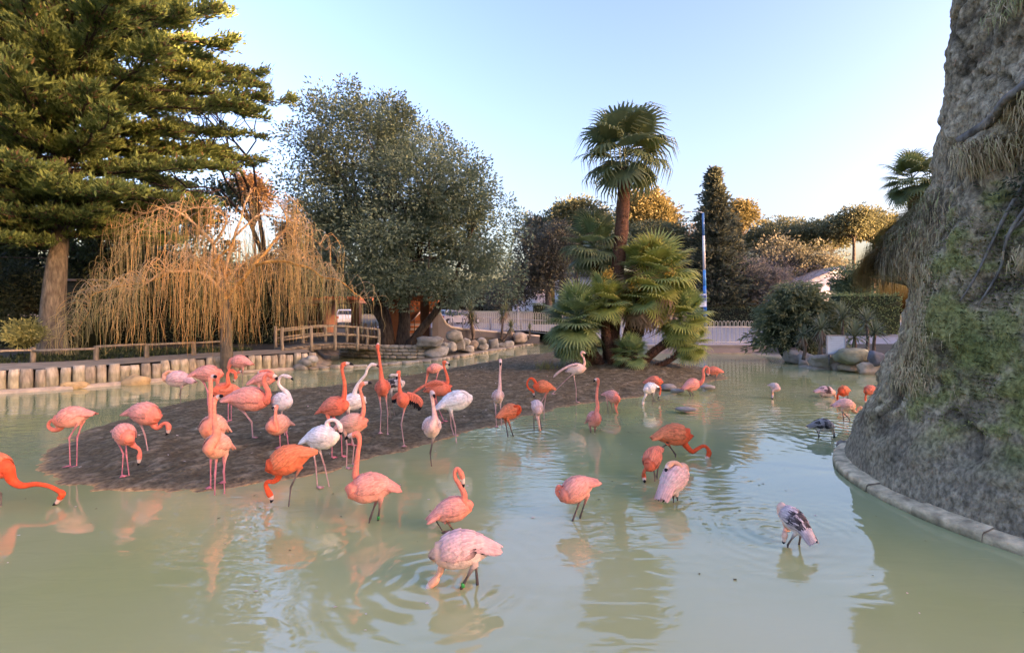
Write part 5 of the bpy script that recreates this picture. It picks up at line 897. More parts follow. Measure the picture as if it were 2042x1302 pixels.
bush('dense shrubbery at the back of the plaza behind the oak trunks', [(900, 596, 60, 26), (980, 592, 60, 30), (840, 590, 60, 30), (760, 596, 70, 30), (690, 594, 60, 26)], 64, 300, 60, 0.34, (0.02, 0.028, 0.02), (0.075, 0.085, 0.05), 'shrubbery', 'shrub', PG, 0.9)
bush('dark woodland edge behind the kiosk and willow', [(560, 560, 70, 50), (470, 570, 70, 50), (380, 570, 70, 50), (640, 560, 60, 50), (290, 560, 70, 60)], 48, 420, 60, 0.34, (0.02, 0.026, 0.018), (0.07, 0.08, 0.045), 'woodland_edge', 'trees', PG, 1.0)
# dark conical spruce
def cone_tree(label, px, ytop, ybase, Yd, half, n, name='spruce'):
    b = P(px, ybase, Yd); t = P(px, ytop, Yd); rt = empty(name, (b[0], Yd, 0.8), label, 'tree', PG); mb = MB(); mb.tube([b, t], [0.35, 0.03], 8, BARK * .8); mb.build('trunk', M['bark'], rt); Pn, Dn, Cn = [], [], []; Hh = t[2] - b[2]; Rm = half * Yd / F
    for i in range(n):
        f = random.random() ** 0.8; az = random.uniform(0, 6.283); z = b[2] + Hh * (1 - f * 0.97); r = Rm * (f ** 0.85) * (random.uniform(0.35, 0.8) if random.random() < .6 else random.uniform(0.8, 1.25)) * (0.82 + 0.18 * math.sin(f * 40 + az * 2)); d = np.array((math.cos(az), math.sin(az), 0))
        k = 16; q = np.array((b[0], Yd, z)) + d * r * rng.uniform(0.35, 1.0, (k, 1)) + rng.normal(size=(k, 3)) * np.array((.22, .22, .12)); q[:, 2] -= 0.12 * r * rng.random(k); Pn.append(q); Dn.append(d * 0.8 + rng.normal(size=(k, 3)) * 0.35 + np.array((0, 0, 0.25))); Cn.append(np.array((0.045, 0.058, 0.040)) + np.array((0.13, 0.14, 0.085)) * rng.random((k, 1)))
    mb = MB(); leaf_faces(mb, np.concatenate(Pn), np.concatenate(Dn), rng.uniform(0.3, 0.6, n * 16), 0.17, np.concatenate(Cn)); mb.build('crown', M['needle'], rt, smooth=False)['kind'] = 'stuff'
cone_tree('dark conical spruce behind the blue lamp post', 1424, 338, 612, 50, 88, 1500)
cone_tree('shorter dark spruce at the right shoulder of the conical one', 1462, 440, 612, 52, 46, 600)
# bare trees
def bare(label, base, Yd, h, r, seed, spread=0.5, col=(0.10, 0.085, 0.07), depth=6, name='bare_tree', lean=(0, 0, 0)):
    rr_ = random.Random(seed); rt = empty(name, tuple(base), label, 'tree', PG); tr = MB(); tg = MB()
    def grow(p, d, L_, rad, lv):
        q = p + d * L_; m_ = (p + q) / 2 + np.array([rr_.gauss(0, .05) for _ in range(3)]) * L_
        (tr if lv <= 1 else tg).tube([p, m_, q], [rad, rad * .85, rad * .7], 6 if lv < 2 else 3, col, cap=False)
        if lv >= depth: return
        for _ in range(2 if rr_.random() < 0.7 else 3): nd = nrm(d + np.array([rr_.gauss(0, spread) for _ in range(3)]) + (0, 0, 0.10)); grow(q, nd, L_ * rr_.uniform(0.62, 0.86), rad * 0.66, lv + 1)
    grow(np.asarray(base, float), nrm(np.array((0, 0, 1.0)) + np.array(lean)), h * 0.30, r, 0)
    tr.build('trunk', M['bark'], rt)
    if tg.n: tg.build('branches', M['bark'], rt)['kind'] = 'stuff'
b = P(548, 660, 27); bare('leafless dark tree between the cypress and the oak', (b[0], 27, 0.6), 27, 12.5, 0.20, 4, 0.42, (0.055, 0.045, 0.042), 7, lean=(-.08, 0, 0))
b = P(1345, 610, 64); bare('bare tree against the sky left of the lamp post', (b[0], 64, 0.9), 64, 14, 0.22, 9, 0.38, (0.16, 0.13, 0.11), 7)
for k, (px, Yd, hh, sd_, lab) in enumerate([(1560, 46, 6.5, 12, 'bare grey shrub behind the juniper'), (1600, 48, 6.5, 15, 'second bare grey shrub behind the juniper'), (1530, 47, 6.0, 18, 'bare twiggy bush above the hedge end')]): b = P(px, 612, Yd); bare(lab, (b[0], Yd, 0.8), Yd, hh, 0.12, sd_, 0.6, (0.20, 0.17, 0.145), 8, 'bare_shrub')
# ground cover along the left fence
n = 5200; gxx = rng.uniform(-18, -9.5, n); gyy = rng.uniform(15.2, 22, n); dd_ = sdist(POND, gxx, gyy); ok = dd_ < -3.1; gxx, gyy = gxx[ok], gyy[ok]; n = len(gxx)
mb = MB(); leaf_faces(mb, np.stack([gxx, gyy, np.full(n, 0.52)], 1), rng.normal(size=(n, 3)) * 0.5 + np.array((0, -.1, 1)), rng.uniform(0.08, 0.22, n), 0.06, np.array((0.02, 0.035, 0.015)) + np.array((0.07, 0.08, 0.03)) * rng.random((n, 1))); o = mb.build('ground_cover', M['leaf'], smooth=False); tag(o, 'low dark green ground cover behind the left fence', 'plants'); o['kind'] = 'stuff'
mb = MB(); q = P(1088, 706, 17.2) + rng.normal(size=(90, 3)) * np.array((.16, .14, 0)); q[:, 2] = 0.12; leaf_faces(mb, q, rng.normal(size=(90, 3)) * .35 + np.array((0, 0, 1)), rng.uniform(.25, .5, 90), 0.02, np.tile((0.24, 0.23, 0.09), (90, 1))); tag(mb.build('grass_tuft', M['leaf'], smooth=False), 'tuft of pale grass at the left foot of the palm mound', 'grass')['kind'] = 'stuff'
# ------------------------------------------------------------------ flamingos
PAL = {  # plumage: body, breast/neck, wing
 'coral':  (lin(252, 142, 108), lin(252, 122, 86), lin(250, 140, 110)),
 'orange': (lin(252, 132, 88), lin(248, 98, 56), lin(252, 142, 98)),
 'pink':   (lin(254, 176, 154), lin(254, 144, 116), lin(252, 166, 148)),
 'pale':   (lin(254, 222, 204), lin(253, 198, 176), lin(252, 210, 198)),
 'salmon': (lin(254, 192, 164), lin(254, 154, 122), lin(253, 178, 152)),
 'white':  (lin(252, 242, 234), lin(252, 232, 220), lin(250, 240, 234)),
 'lilac':  (lin(248, 212, 198), lin(248, 184, 150), lin(246, 192, 184)),
 'juv':    (lin(246, 226, 216), lin(248, 194, 166), lin(206, 186, 188)),
 'grey':   (lin(228, 218, 210), lin(234, 212, 194), lin(160, 150, 148)),
}
LEGC = {'pink': lin(226, 140, 146), 'pale': lin(206, 164, 160), 'dark': lin(110, 96, 88), 'grey': lin(128, 116, 106)}
BLACK = np.array((0.016, 0.015, 0.017)); IVORY = np.array(lin(240, 214, 204))
def nrm(v): v = np.asarray(v, float); return v / (np.linalg.norm(v) + 1e-9)
def feather(mb, base, dirv, normal, L, w, c0, c1, curl=0.08):
    d = nrm(dirv); n = nrm(normal - d * np.dot(normal, d)); s = np.cross(d, n)
    V = []; cols = []
    for t, ww in ((0, 0.45), (0.35, 1.0), (0.75, 0.85), (1.0, 0.25)):
        p = base + d * L * t + n * (0.004 + curl * L * t * (1 - t) * 2)
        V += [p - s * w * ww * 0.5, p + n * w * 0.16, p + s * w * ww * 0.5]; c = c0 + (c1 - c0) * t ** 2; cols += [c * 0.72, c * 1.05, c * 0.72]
    Q = [(a * 3 + j, a * 3 + j + 1, a * 3 + j + 4, a * 3 + j + 3) for a in range(3) for j in range(2)]
    mb.add(V, Q, col=np.clip(np.array(cols), 0, 1))
NR = 20
def flamingo(label, foot, body, head, neck, bill=None, L=0.58, pal='coral', hd=0, pitch=8, legs=None, Y=None, fat=1.0, tuck=0, legc='pink', wing=None, band=None, tipc=None, hip=None, rump=None, wingblack=0.0, wl=None):
    """foot (px, py): where it stands; body (px, py): middle of the trunk; neck: [(px, py[, depth offset])...]; head, bill tip likewise.
    hd: heading in degrees, 0 facing right, 90 away, -90 towards the viewer; tuck: head laid back into the plumage."""
    body_c, neck_c, wing_c = [np.array(c) for c in PAL[pal]]
    if wl: Y = F * EYE / (wl - HY)
    if Y is None:
        Y = F * EYE / (foot[1] - HY)
        for _ in range(6): Y = F * (EYE - stand_z((foot[0] - CX) / F * Y, Y)) / (foot[1] - HY)
    px = lambda q: P(q[0], q[1], Y + (q[2] if len(q) > 2 else 0.0))
    Cb = px(body); h = R(hd); pt = R(pitch)
    D = np.array([math.cos(h) * math.cos(pt), math.sin(h) * math.cos(pt), math.sin(pt)])      # tail -> breast
    side = nrm(np.cross((0, 0, 1), D)); up = np.cross(D, side)
    s = L / 0.58
    gx_, gy_ = (foot[0] - CX) / F * Y, Y; gz = stand_z(gx_, gy_)
    root = empty('flamingo', (Cb[0], Cb[1], gz)); tag(root, label, 'flamingo', 'flamingos in and around the pond')
    # --- one continuous skin: tail, trunk, neck, head, bill
    ctrl = [(-0.54, -0.045, 0.008), (-0.46, -0.03, 0.028), (-0.35, 0.0, 0.068), (-0.18, 0.012, 0.112), (0.0, 0.012, 0.138), (0.16, 0.0, 0.133), (0.29, 0.0, 0.102), (0.385, 0.01, 0.066)]
    pts = [Cb + D * (a * L) + up * (b * L) for a, b, _ in ctrl]; rad = [r * s * (fat if 0 < i else 1) for i, (_, _, r) in enumerate(ctrl)]
    kind = [0] * len(pts)
    npts = [px(q) for q in neck]; m = len(npts)
    for i, q in enumerate(npts):
        f = i / max(1, m - 1); pts.append(q); rad.append((0.046 - 0.022 * min(1, f * 1.6)) * s if i or m < 3 else 0.050 * s); kind.append(1)
    if head is not None:
        hp = px(head); prev = npts[-1]
        if bill is None: bt = hp + nrm(hp - prev) * 0.12 * s
        else: bt = px(bill)
        ax = nrm(bt - hp); nb = nrm(hp - prev); nb = nb - ax * nb.dot(ax); nb = nrm(nb) if np.linalg.norm(nb) > 0.15 else nrm(np.cross(ax, side))
        bl = max(np.linalg.norm(bt - hp), 0.11 * s)
        pts += [hp, hp + ax * bl * 0.30 + nb * 0.012 * s, hp + ax * bl * 0.55 + nb * 0.016 * s, hp + ax * bl * 0.80 + nb * 0.008 * s, hp + ax * bl - nb * 0.006 * s]
        rad += [0.036 * s, 0.032 * s, 0.023 * s, 0.019 * s, 0.005 * s]; kind += [2, 2.15, 3, 3.65, 4]
    sub = 4
    path = catmull(np.array(pts), sub); rr = np.interp(np.linspace(0, len(pts) - 1, len(path)), range(len(pts)), rad); kk = np.interp(np.linspace(0, len(pts) - 1, len(path)), range(len(pts)), kind)
    # keep the frame aligned with the bird's own up while on the trunk
    t = np.gradient(path, axis=0); t /= np.linalg.norm(t, axis=1, keepdims=True) + 1e-9
    u = np.zeros_like(path); w0 = up - t[0] * up.dot(t[0]); u[0] = nrm(w0)
    for i in range(1, len(path)):
        w0 = u[i - 1] - t[i] * u[i - 1].dot(t[i]); u[i] = nrm(w0)
    v = np.cross(t, u); k = NR; ang = np.arange(k) / k * 2 * math.pi
    nb_ = (len(ctrl) - 1) * sub
    V = []; cols = []
    for i in range(len(path)):
        on = 1 - sstep(nb_ - 2, nb_ + 3, np.array(float(i)))
        ev, eh = 1 + 0.10 * on, 1 - 0.08 * on
        ring = path[i] + (np.cos(ang)[:, None] * u[i] * ev + np.sin(ang)[:, None] * v[i] * eh) * rr[i]
        V.append(ring)
        q = kk[i]
        if i < 3: c = wing_c * (0.9)
        elif q < 1:
            f = float(sstep(nb_ * 0.55, nb_ + 2, np.array(float(i)))); base = body_c + (neck_c - body_c) * f
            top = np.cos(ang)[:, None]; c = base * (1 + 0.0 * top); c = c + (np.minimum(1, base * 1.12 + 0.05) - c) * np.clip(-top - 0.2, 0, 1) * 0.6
        elif q < 2.3: c = neck_c
        elif q < 3.3: c = IVORY * np.array((1.0, 0.93, 0.88)) if pal not in ('grey',) else np.array(lin(170, 160, 160))
        else: c = BLACK
        if q >= 1.9 and q < 2.3 and pal in ('white', 'pale', 'lilac', 'grey'): c = neck_c
        c = np.asarray(c)
        cols.append(np.tile(c, (k, 1)) if c.ndim == 1 else c)
    nrings = len(path)
    # --- legs grow out of the belly through eight-vertex openings
    quads = {}
    for i in range(nrings - 1):
        for j in range(k): quads[(i, j)] = (i * k + j, i * k + (j + 1) % k, (i + 1) * k + (j + 1) % k, (i + 1) * k + j)
    V = np.concatenate(V); cols = np.concatenate(cols); extraV = []; extraQ = []; extraT = []; extraC = []; nv = len(V)
    lc = np.array(LEGC[legc]); foot_n = 0
    if legs is None: legs = [[(foot[0] - 4, foot[1] + 1)], [(foot[0] + 5, foot[1] - 2)]]
    kset = {0: k // 2 - 2, 1: k // 2 + 2}
    # which side of the ring (v axis sign) is nearer the left leg in the picture
    for li, lg in enumerate(legs[:2]):
        sgn = -1 if li == 0 else 1
        vx = v[4 * sub][0] if abs(v[4 * sub][0]) > 0.3 else v[4 * sub][1]
        j0 = k // 2 + (2 if (vx * sgn) < 0 else -2)
        i0 = int(round((3.1 if hip is None else hip) * sub))
        if len(legs) == 1: j0 = k // 2 + 1
        vid = lambda a, b: (i0 + a) * k + (j0 + b) % k
        loop = [vid(-1, -1), vid(-1, 0), vid(-1, 1), vid(0, 1), vid(1, 1), vid(1, 0), vid(1, -1), vid(0, -1)]
        for a in (-1, 0):
            for b in (-1, 0): quads.pop((i0 + a, (j0 + b) % k), None)
        cen = np.mean(V[loop], 0); pp = []
        for q in lg:
            yy = Y + (q[2] if len(q) > 2 else (0.03 if li else -0.03)); pp.append(P(q[0], q[1], yy))
        ft = pp[-1]
        if len(pp) == 1:
            kn = cen + (ft - cen) * 0.47 + D * (-0.03 * s); pp = [kn, ft]
        th = cen + (pp[0] - cen) * 0.22 - up * 0.0
        full = [cen - np.array((0, 0, 0.005)), th, cen + (pp[0] - cen) * 0.55] + pp[:-1] + [pp[-2] + (ft - pp[-2]) * 0.25, ft + np.array((0, 0, 0.008))]
        rads = [0.034 * s, 0.021 * s, 0.0105 * s] + [0.0135 * s] * (len(pp) - 1) + [0.008 * s, 0.0085 * s]
        lp = np.array(full); tt = np.gradient(lp, axis=0); tt /= np.linalg.norm(tt, axis=1, keepdims=True) + 1e-9
        e1 = nrm(V[loop[1]] - V[loop[5]]); prev = loop; e = e1
        flip = None
        for r_i in range(len(lp)):
            e = nrm(e - tt[r_i] * e.dot(tt[r_i])); e2 = np.cross(tt[r_i], e)
            if flip is None:
                flip = 1.0 if np.dot(V[loop[3]] - cen, e2) > 0 else -1.0
            ids = []
            for a8 in range(8):
                aa = (a8 - 1) * math.pi / 4
                extraV.append(lp[r_i] + (math.cos(aa) * e + flip * math.sin(aa) * e2) * rads[r_i]); ids.append(nv + len(extraV) - 1)
                extraC.append(body_c * np.array((1, .97, .95)) if r_i == 0 else (body_c + lc) / 2 if r_i == 1 else lc * (0.72 if (r_i == len(lp) - 3 and legc != 'pink') else 1.0))
            for a8 in range(8): extraQ.append((prev[a8], prev[(a8 + 1) % 8], ids[(a8 + 1) % 8], ids[a8]))
            prev = ids
        # webbed foot: the last ring spreads into three toes
        fd = nrm(np.array([D[0], D[1], 0]) + 1e-6); fs = np.array([-fd[1], fd[0], 0])
        b0 = nv + len(extraV); zf = ft + np.array((0, 0, 0.004))
        for q in (zf - fd * 0.02, zf + fs * 0.05 + fd * 0.07, zf + fs * 0.024 + fd * 0.066, zf + fd * 0.095, zf - fs * 0.024 + fd * 0.066, zf - fs * 0.05 + fd * 0.07, zf + np.array((0, 0, 0.02))):
            extraV.append(q); extraC.append(lc * np.array((1.0, 0.9, 0.95)))
        extraT += [(b0 + 6, b0 + 1, b0 + 2), (b0 + 6, b0 + 2, b0 + 3), (b0 + 6, b0 + 3, b0 + 4), (b0 + 6, b0 + 4, b0 + 5), (b0 + 6, b0 + 5, b0), (b0 + 6, b0, b0 + 1), (b0, b0 + 2, b0 + 1), (b0, b0 + 3, b0 + 2), (b0, b0 + 4, b0 + 3), (b0, b0 + 5, b0 + 4)]
        if band and li in band:
            bm = MB(); kp = pp[-2]; bc = kp + (cen - kp) * 0.12
            bm.tube([bc - np.array((0, 0, .016)), bc + np.array((0, 0, .016))], 0.017 * s, 8, lin(40, 150, 70)); bm.build('leg_band', M['paint'], root)
    mb = MB()
    allV = np.vstack([V, np.array(extraV)]) if extraV else V; allC = np.vstack([cols, np.array(extraC)]) if extraV else cols
    n_all = len(allV)
    caps = np.vstack([path[:1] - t[:1] * 0.012, path[-1:] + t[-1:] * 0.004])
    T = extraT + [(n_all, (j + 1) % k, j) for j in range(k)] + [(n_all + 1, (nrings - 1) * k + j, (nrings - 1) * k + (j + 1) % k) for j in range(k)]
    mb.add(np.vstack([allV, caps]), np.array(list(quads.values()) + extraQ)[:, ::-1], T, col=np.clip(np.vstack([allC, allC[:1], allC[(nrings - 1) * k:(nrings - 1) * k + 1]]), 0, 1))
    bo = mb.build('body', M['plume'], root)
    # --- eyes
    if head is not None and tuck < 2:
        es = nrm(np.cross(ax, nb))
        for sg in (-1, 1):
            em = MB(); Ve, Te = ICO[1]; em.add(Ve * 0.0065 * s + (hp + ax * bl * 0.12 + es * sg * 0.031 * s + nb * 0.008 * s), None, Te, col=(0.30, 0.20, 0.04)); em.build('eye', M['paint'], root)
    # --- folded wings: overlapping rows of feathers lying on the flanks
    def surf(a, phi, lift=1.03):
        cc_ = np.array(ctrl); r = np.interp(a, cc_[:, 0], cc_[:, 2]) * s * fat; off = np.interp(a, cc_[:, 0], cc_[:, 1]) * L
        o = up * math.cos(phi) * 1.10 + side_s * math.sin(phi) * 0.92
        return Cb + D * (a * L) + up * off + o * r * lift, nrm(o)
    rs = random.Random(int(body[0] * 7 + body[1]))
    spread = set()
    if wing: spread = set(w['side'] for w in wing)
    for sg in (-1, 1):
        side_s = side * sg; wm = MB()
        if sg in spread: continue
        rows = [(0.26, 0.15, 4), (0.16, 0.17, 5), (0.05, 0.20, 5), (-0.07, 0.23, 5), (-0.19, 0.26, 5)]
        fw = 0.085
        if Y < 7.2: rows = [(0.29, 0.13, 6), (0.22, 0.14, 7), (0.15, 0.15, 7), (0.07, 0.17, 7), (-0.01, 0.18, 7), (-0.10, 0.20, 7), (-0.19, 0.24, 7)]; fw = 0.060
        for a, ln, nf in rows[::-1]:
            for q in range(nf):
                phi = R(6 + (100 if a > -0.1 else 82) * (q + 0.5 + rs.uniform(-.2, .2)) / nf); p, n = surf(a + rs.uniform(-.02, .02), phi, 1.02)
                p2, _ = surf(max(-0.5, a - ln * 1.0), phi * 0.86, 1.05); dv = p2 - p
                f = rs.uniform(0.80, 1.12); c0 = wing_c * f; c1 = np.minimum(1, (wing_c * 0.55 + body_c * 0.5) * rs.uniform(0.9, 1.15))
                if tipc is not None and (a < 0.2 if wingblack > 0.2 else (a < 0.0 and q >= nf - 2)) and rs.random() < (wingblack if wingblack > 0.2 else 0.75):
                    c1 = np.array(tipc)
                    if wingblack > 0.3: c0 = c0 * 0.25 if rs.random() < 0.7 else c0 * 0.9
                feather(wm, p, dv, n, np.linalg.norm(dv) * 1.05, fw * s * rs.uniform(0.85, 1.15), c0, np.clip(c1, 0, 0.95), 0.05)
        for q in range(5):                          # long tertials and the dark primaries under them
            p, n = surf(-0.24, R(12 + 16 * q), 1.0); tip = Cb + D * (-0.56 * L) - up * (0.015 + 0.012 * q) * L + side_s * 0.018 * q * s
            cw = wing_c * rs.uniform(0.9, 1.1); feather(wm, p, tip - p, n, np.linalg.norm(tip - p) * rs.uniform(0.9, 1.08), 0.06 * s, cw, cw, 0.03)
        for q in range(3):
            p, n = surf(-0.26, R(74 + 10 * q), 0.98); tip = Cb + D * (-0.55 * L) - up * 0.07 * L + side_s * 0.02 * q
            feather(wm, p, tip - p, n, np.linalg.norm(tip - p), 0.035 * s, BLACK * 2 if (tipc is not None or q == 1) else wing_c, BLACK if (tipc is not None or q == 1) else wing_c, 0.02)
        wm.build('wing', M['plume'], root, smooth=True)
    if wing:
        for w in wing:                              # an opened wing: coverts along the arm, flight feathers hanging from it
            wm = MB(); arm = catmull([px(q) for q in w['arm']], 6); fall = np.array(w['fall'], float); n_ = len(arm)
            for row, (ln, wd, dark) in enumerate(((w['len'], 0.05, w.get('dark', 1)), (w['len'] * 0.55, 0.06, 0), (w['len'] * 0.32, 0.05, 0))):
                nf = 11 - row
                for q in range(nf):
                    f = q / (nf - 1); p = arm[min(n_ - 1, int(f * (n_ - 1)))] + np.array((0, -0.012 * row, 0.0)); dv = nrm(fall[0] * (1 - f) + fall[1] * f)
                    c = BLACK if dark else wing_c * rs.uniform(0.88, 1.1)
                    feather(wm, p, dv, np.array((0.1, -1, 0.15)), ln * rs.uniform(0.9, 1.08) * (0.75 + 0.25 * math.sin(f * 3)), wd * s, c if not dark else BLACK * 1.5, c, 0.06)
            wm.tube(arm, np.linspace(0.032, 0.010, n_) * s, 7, wing_c)
            wm.build('wing', M['plume'], root)
    return root

FL = flamingo
FL('orange flamingo cut by the left edge, neck stretched low over the water', (2, 1036), (-14, 930), (124, 984), [(24, 957), (43, 968), (71, 965), (97, 969), (114, 977)], (104, 1010), L=0.52, pal='orange', hd=-10, pitch=-6, legc='grey', legs=[[(2, 985), (2, 1036)], [(-14, 990), (-12, 1034)]], Y=5.5)
FL('pink flamingo preening its breast, leftmost bird on the mud', (146, 931), (145, 832), (110, 838), [(121, 852), (108, 857), (98, 852), (97, 844), (103, 838)], (117, 845), L=0.46, pal='pink', hd=195, pitch=-12, fat=1.12, legs=[[(138, 872), (140, 930)], [(154, 872), (153, 931)]])
FL('pink flamingo bowing its orange neck to the mud, front left of the island', (251, 952), (247, 866), (278, 909), [(262, 884), (269, 890), (276, 894), (279, 901)], (275, 928), L=0.46, pal='pink', hd=-35, pitch=-10, legs=[[(246, 905), (243, 949)], [(252, 907), (258, 953)]], fat=1.05)
FL('pale pink flamingo reaching down to the right, behind the two leftmost mud birds', (295, 901), (287, 826), (336, 850), [(306, 842), (310, 851), (317, 852), (325, 845), (332, 844)], (331, 868), L=0.60, pal='pink', hd=-12, pitch=-4, legs=[[(289, 868), (295, 901)]], legc='pale')
FL('flamingo with raised pink neck standing behind its twin at the mud edge', (432, 966), (427, 854), (420, 754), [(424, 836, -.14), (421, 815, -.10), (420, 788, -.06), (420, 764, -.05)], (432, 752, -.05), L=0.56, pal='salmon', hd=-84, pitch=14, legs=[[(420, 920), (420, 971)], [(446, 918), (448, 960)]])
FL('flamingo facing the viewer in the shallows, head turned right with pale bill', (437, 988), (435, 891), (429, 796), [(432, 868, -.14), (429, 848, -.12), (427, 826, -.08), (427, 806, -.06)], (445, 789, -.05), L=0.54, pal='salmon', hd=-86, pitch=14, legs=[[(429, 945), (428, 993)], [(446, 940), (448, 986)]], fat=0.97)
FL('lilac pink flamingo asleep on one leg at the back left of the island', (361, 806), (356, 757), (352, 743), [(330, 757, -.02), (327, 748, -.03), (335, 741, -.03), (344, 741, -.03)], (366, 747, -.02), L=0.68, pal='lilac', hd=176, pitch=4, legs=[[(359, 786), (361, 812)]], legc='grey', tuck=2)
FL('pink flamingo bending forward behind the raised necks at the left', (416, 808), (414, 746), (428, 778), [(433, 754), (434, 763), (432, 771)], (426, 792), L=0.66, pal='pink', hd=8, pitch=0, legs=[[(414, 780), (414, 808)]], tuck=2)
FL('coral flamingo with its neck in a hook, just right of the raised pair', (456, 841), (450, 778), (470, 751), [(453, 768, -.08), (454, 756, -.06), (454, 745, -.04), (460, 738), (468, 741)], (464, 762), L=0.48, pal='coral', hd=-140, pitch=2, legs=[[(455, 808), (455, 841)], [(461, 812), (461, 839)]])
FL('pink flamingo with orange tail in front of the willow trunk', (485, 793), (479, 722), (476, 742), [(458, 728), (456, 735), (462, 742), (470, 744)], (484, 742), L=0.60, pal='pink', hd=174, pitch=6, Y=12.6, legs=[[(483, 762), (486, 793)]], legc='grey', tuck=2)
FL('long bodied pink flamingo standing on one leg, head turned right', (504, 873), (495, 797), (540, 748), [(527, 798), (535, 789), (533, 777), (527, 764), (527, 753), (533, 747)], (551, 756), L=0.70, pal='pink', hd=8, pitch=-4, legs=[[(502, 842), (504, 873)]], legc='pale')
FL('fluffed pale pink flamingo half hidden behind the long bodied pink one', (524, 818), (525, 757), (522, 741), [(541, 752), (543, 744), (536, 739), (529, 739)], (512, 747), L=0.56, pal='pink', hd=20, pitch=10, Y=10.6, tuck=2)
FL('whitish flamingo with an S shaped neck, head to the right', (565, 880), (561, 802), (571, 750), [(576, 793), (573, 783), (563, 775), (556, 766), (557, 755), (563, 749)], (585, 758), L=0.50, pal='white', hd=-30, pitch=6, Y=8.0, legc='pale', fat=1.08)
FL('salmon flamingo facing the viewer with black tipped bill turned left', (566, 891), (556, 848), (551, 811), [(551, 856, -.16), (549, 842, -.17), (549, 829, -.13), (550, 818, -.10)], (543, 815, -.12), L=0.52, pal='salmon', hd=-100, pitch=4, legs=[[(558, 870), (559, 892)], [(573, 870), (575, 889)]], fat=1.08)
FL('bright orange flamingo dipping its bill, wading at the front of the island', (576, 1017), (577, 917), (537, 984), [(556, 941), (554, 953), (545, 960), (534, 960), (530, 968)], (541, 1002), L=0.52, pal='orange', hd=196, pitch=-18, legs=[[(580, 971), (575, 1017)]], legc='grey', fat=1.1)
FL('white flamingo with a curled neck at the mud edge', (643, 972), (640, 874), (677, 848), [(668, 872), (662, 861), (653, 852), (652, 842), (662, 837), (672, 840)], (678, 868), L=0.50, pal='white', hd=-14, pitch=8, legs=[[(630, 932), (633, 972)], [(648, 932), (657, 974)]], legc='pale', fat=1.06)
FL('coral flamingo with upright neck, yellow tinged bill turned right', (672, 911), (666, 812), (684, 727), [(684, 800), (687, 785), (687, 765), (684, 748), (682, 736)], (705, 727), L=0.52, pal='coral', hd=-18, pitch=14, legs=[[(662, 872), (662, 912)], [(681, 872), (682, 910)]])
FL('white flamingo showing a slim grey neck behind the coral one', (697, 888), (702, 803), (741, 727), [(708, 788), (710, 774), (719, 759), (729, 747), (733, 735)], (756, 732), L=0.46, pal='white', hd=30, pitch=10, legs=[[(691, 850), (691, 887)], [(701, 850), (702, 889)]], fat=1.05)
FL('pale bodied flamingo with coral neck calling with open bill', (691, 934), (702, 846), (721, 767), [(719, 836), (724, 824), (725, 808), (722, 791), (718, 776)], (742, 764), L=0.50, pal='salmon', hd=-12, pitch=12, legs=[[(692, 890), (691, 934)], [(706, 890), (703, 926)]], legc='pale')
FL('tallest coral flamingo, neck held bolt upright on the mud', (766, 865), (763, 775), (753, 692), [(761, 757, -.10), (760, 746, -.06), (758, 728, -.04), (756, 710), (754, 700)], (755, 684, .10), L=0.52, pal='coral', hd=-72, pitch=16, legs=[[(760, 820), (758, 863)], [(773, 823), (773, 866)]], legc='pale')
FL('grey and white young flamingo standing behind the tallest coral bird', (784, 838), (786, 768), (782, 748), [(796, 762), (797, 753), (790, 748)], (776, 752), L=0.44, pal='grey', hd=30, pitch=8, Y=9.4, tuck=2, legc='grey', tipc=BLACK, wingblack=0.6)
FL('coral flamingo drooping its opened wings with black flight feathers', (806, 889), (804, 798), (795, 741), [(799, 786, -.12), (797, 775, -.10), (796, 762, -.06), (796, 750, -.04)], (791, 757, -.08), L=0.46, pal='coral', hd=-82, pitch=12, legs=[[(800, 846), (806, 889)]], legc='pale',
   wing=[dict(side=1, arm=[(812, 784), (824, 786), (836, 792), (843, 800)], fall=[(-0.1, 0, -1), (-0.35, 0, -1)], len=0.20), dict(side=-1, arm=[(796, 784, .04), (790, 786, .06), (785, 790, .08)], fall=[(0.0, 0, -1), (-0.2, 0, -1)], len=0.13)])
FL('coral flamingo stretching a pink wing back to the left', (880, 842), (876, 776), (885, 722), [(889, 769), (893, 760), (891, 748), (887, 736), (885, 728)], (898, 729), L=0.52, pal='coral', hd=2, pitch=4, Y=9.3, wing=[dict(side=-1, arm=[(884, 764, -.08), (868, 760, -.12), (850, 766, -.12), (834, 776, -.12)], fall=[(-0.8, 0, -0.35), (-0.7, 0, -0.55)], len=0.22, dark=0)])
FL('pink flamingo feeding at the far water edge, neck hanging down', (867, 794), (867, 735), (850, 772), [(853, 744), (851, 754), (849, 763)], (852, 784), L=0.40, pal='pink', hd=205, pitch=-8, Y=12.2, legs=[[(867, 768), (867, 794)]], fat=1.1)
FL('pale pink flamingo facing the viewer in the shallows, dark bill tip', (861, 937), (861, 853), (861, 783), [(866, 838, -.15), (866, 826, -.10), (864, 810, -.06), (862, 794, -.05)], (867, 793, -.14), L=0.54, pal='pale', hd=-82, pitch=14, legs=[[(858, 903), (861, 935)]], legc='dark')
FL('white flamingo asleep with head tucked into its back', (910, 885), (908, 801), (915, 783), [(933, 800), (934, 790), (928, 783), (921, 781)], (905, 788), L=0.60, pal='white', hd=14, pitch=12, legs=[[(908, 852), (910, 885)], [(900, 850), (905, 868, .02)]], legc='pale', tuck=2)
FL('slender pale flamingo with a pole straight neck right of the sleeping white bird', (994, 850), (993, 792), (998, 719), [(996, 779, -.10), (997, 768, -.06), (997, 748), (998, 730)], (998, 729, -.13), L=0.50, pal='pale', hd=-84, pitch=18, legs=[[(989, 830), (990, 850)], [(999, 830), (1000, 851)]], legc='pale', fat=0.92)
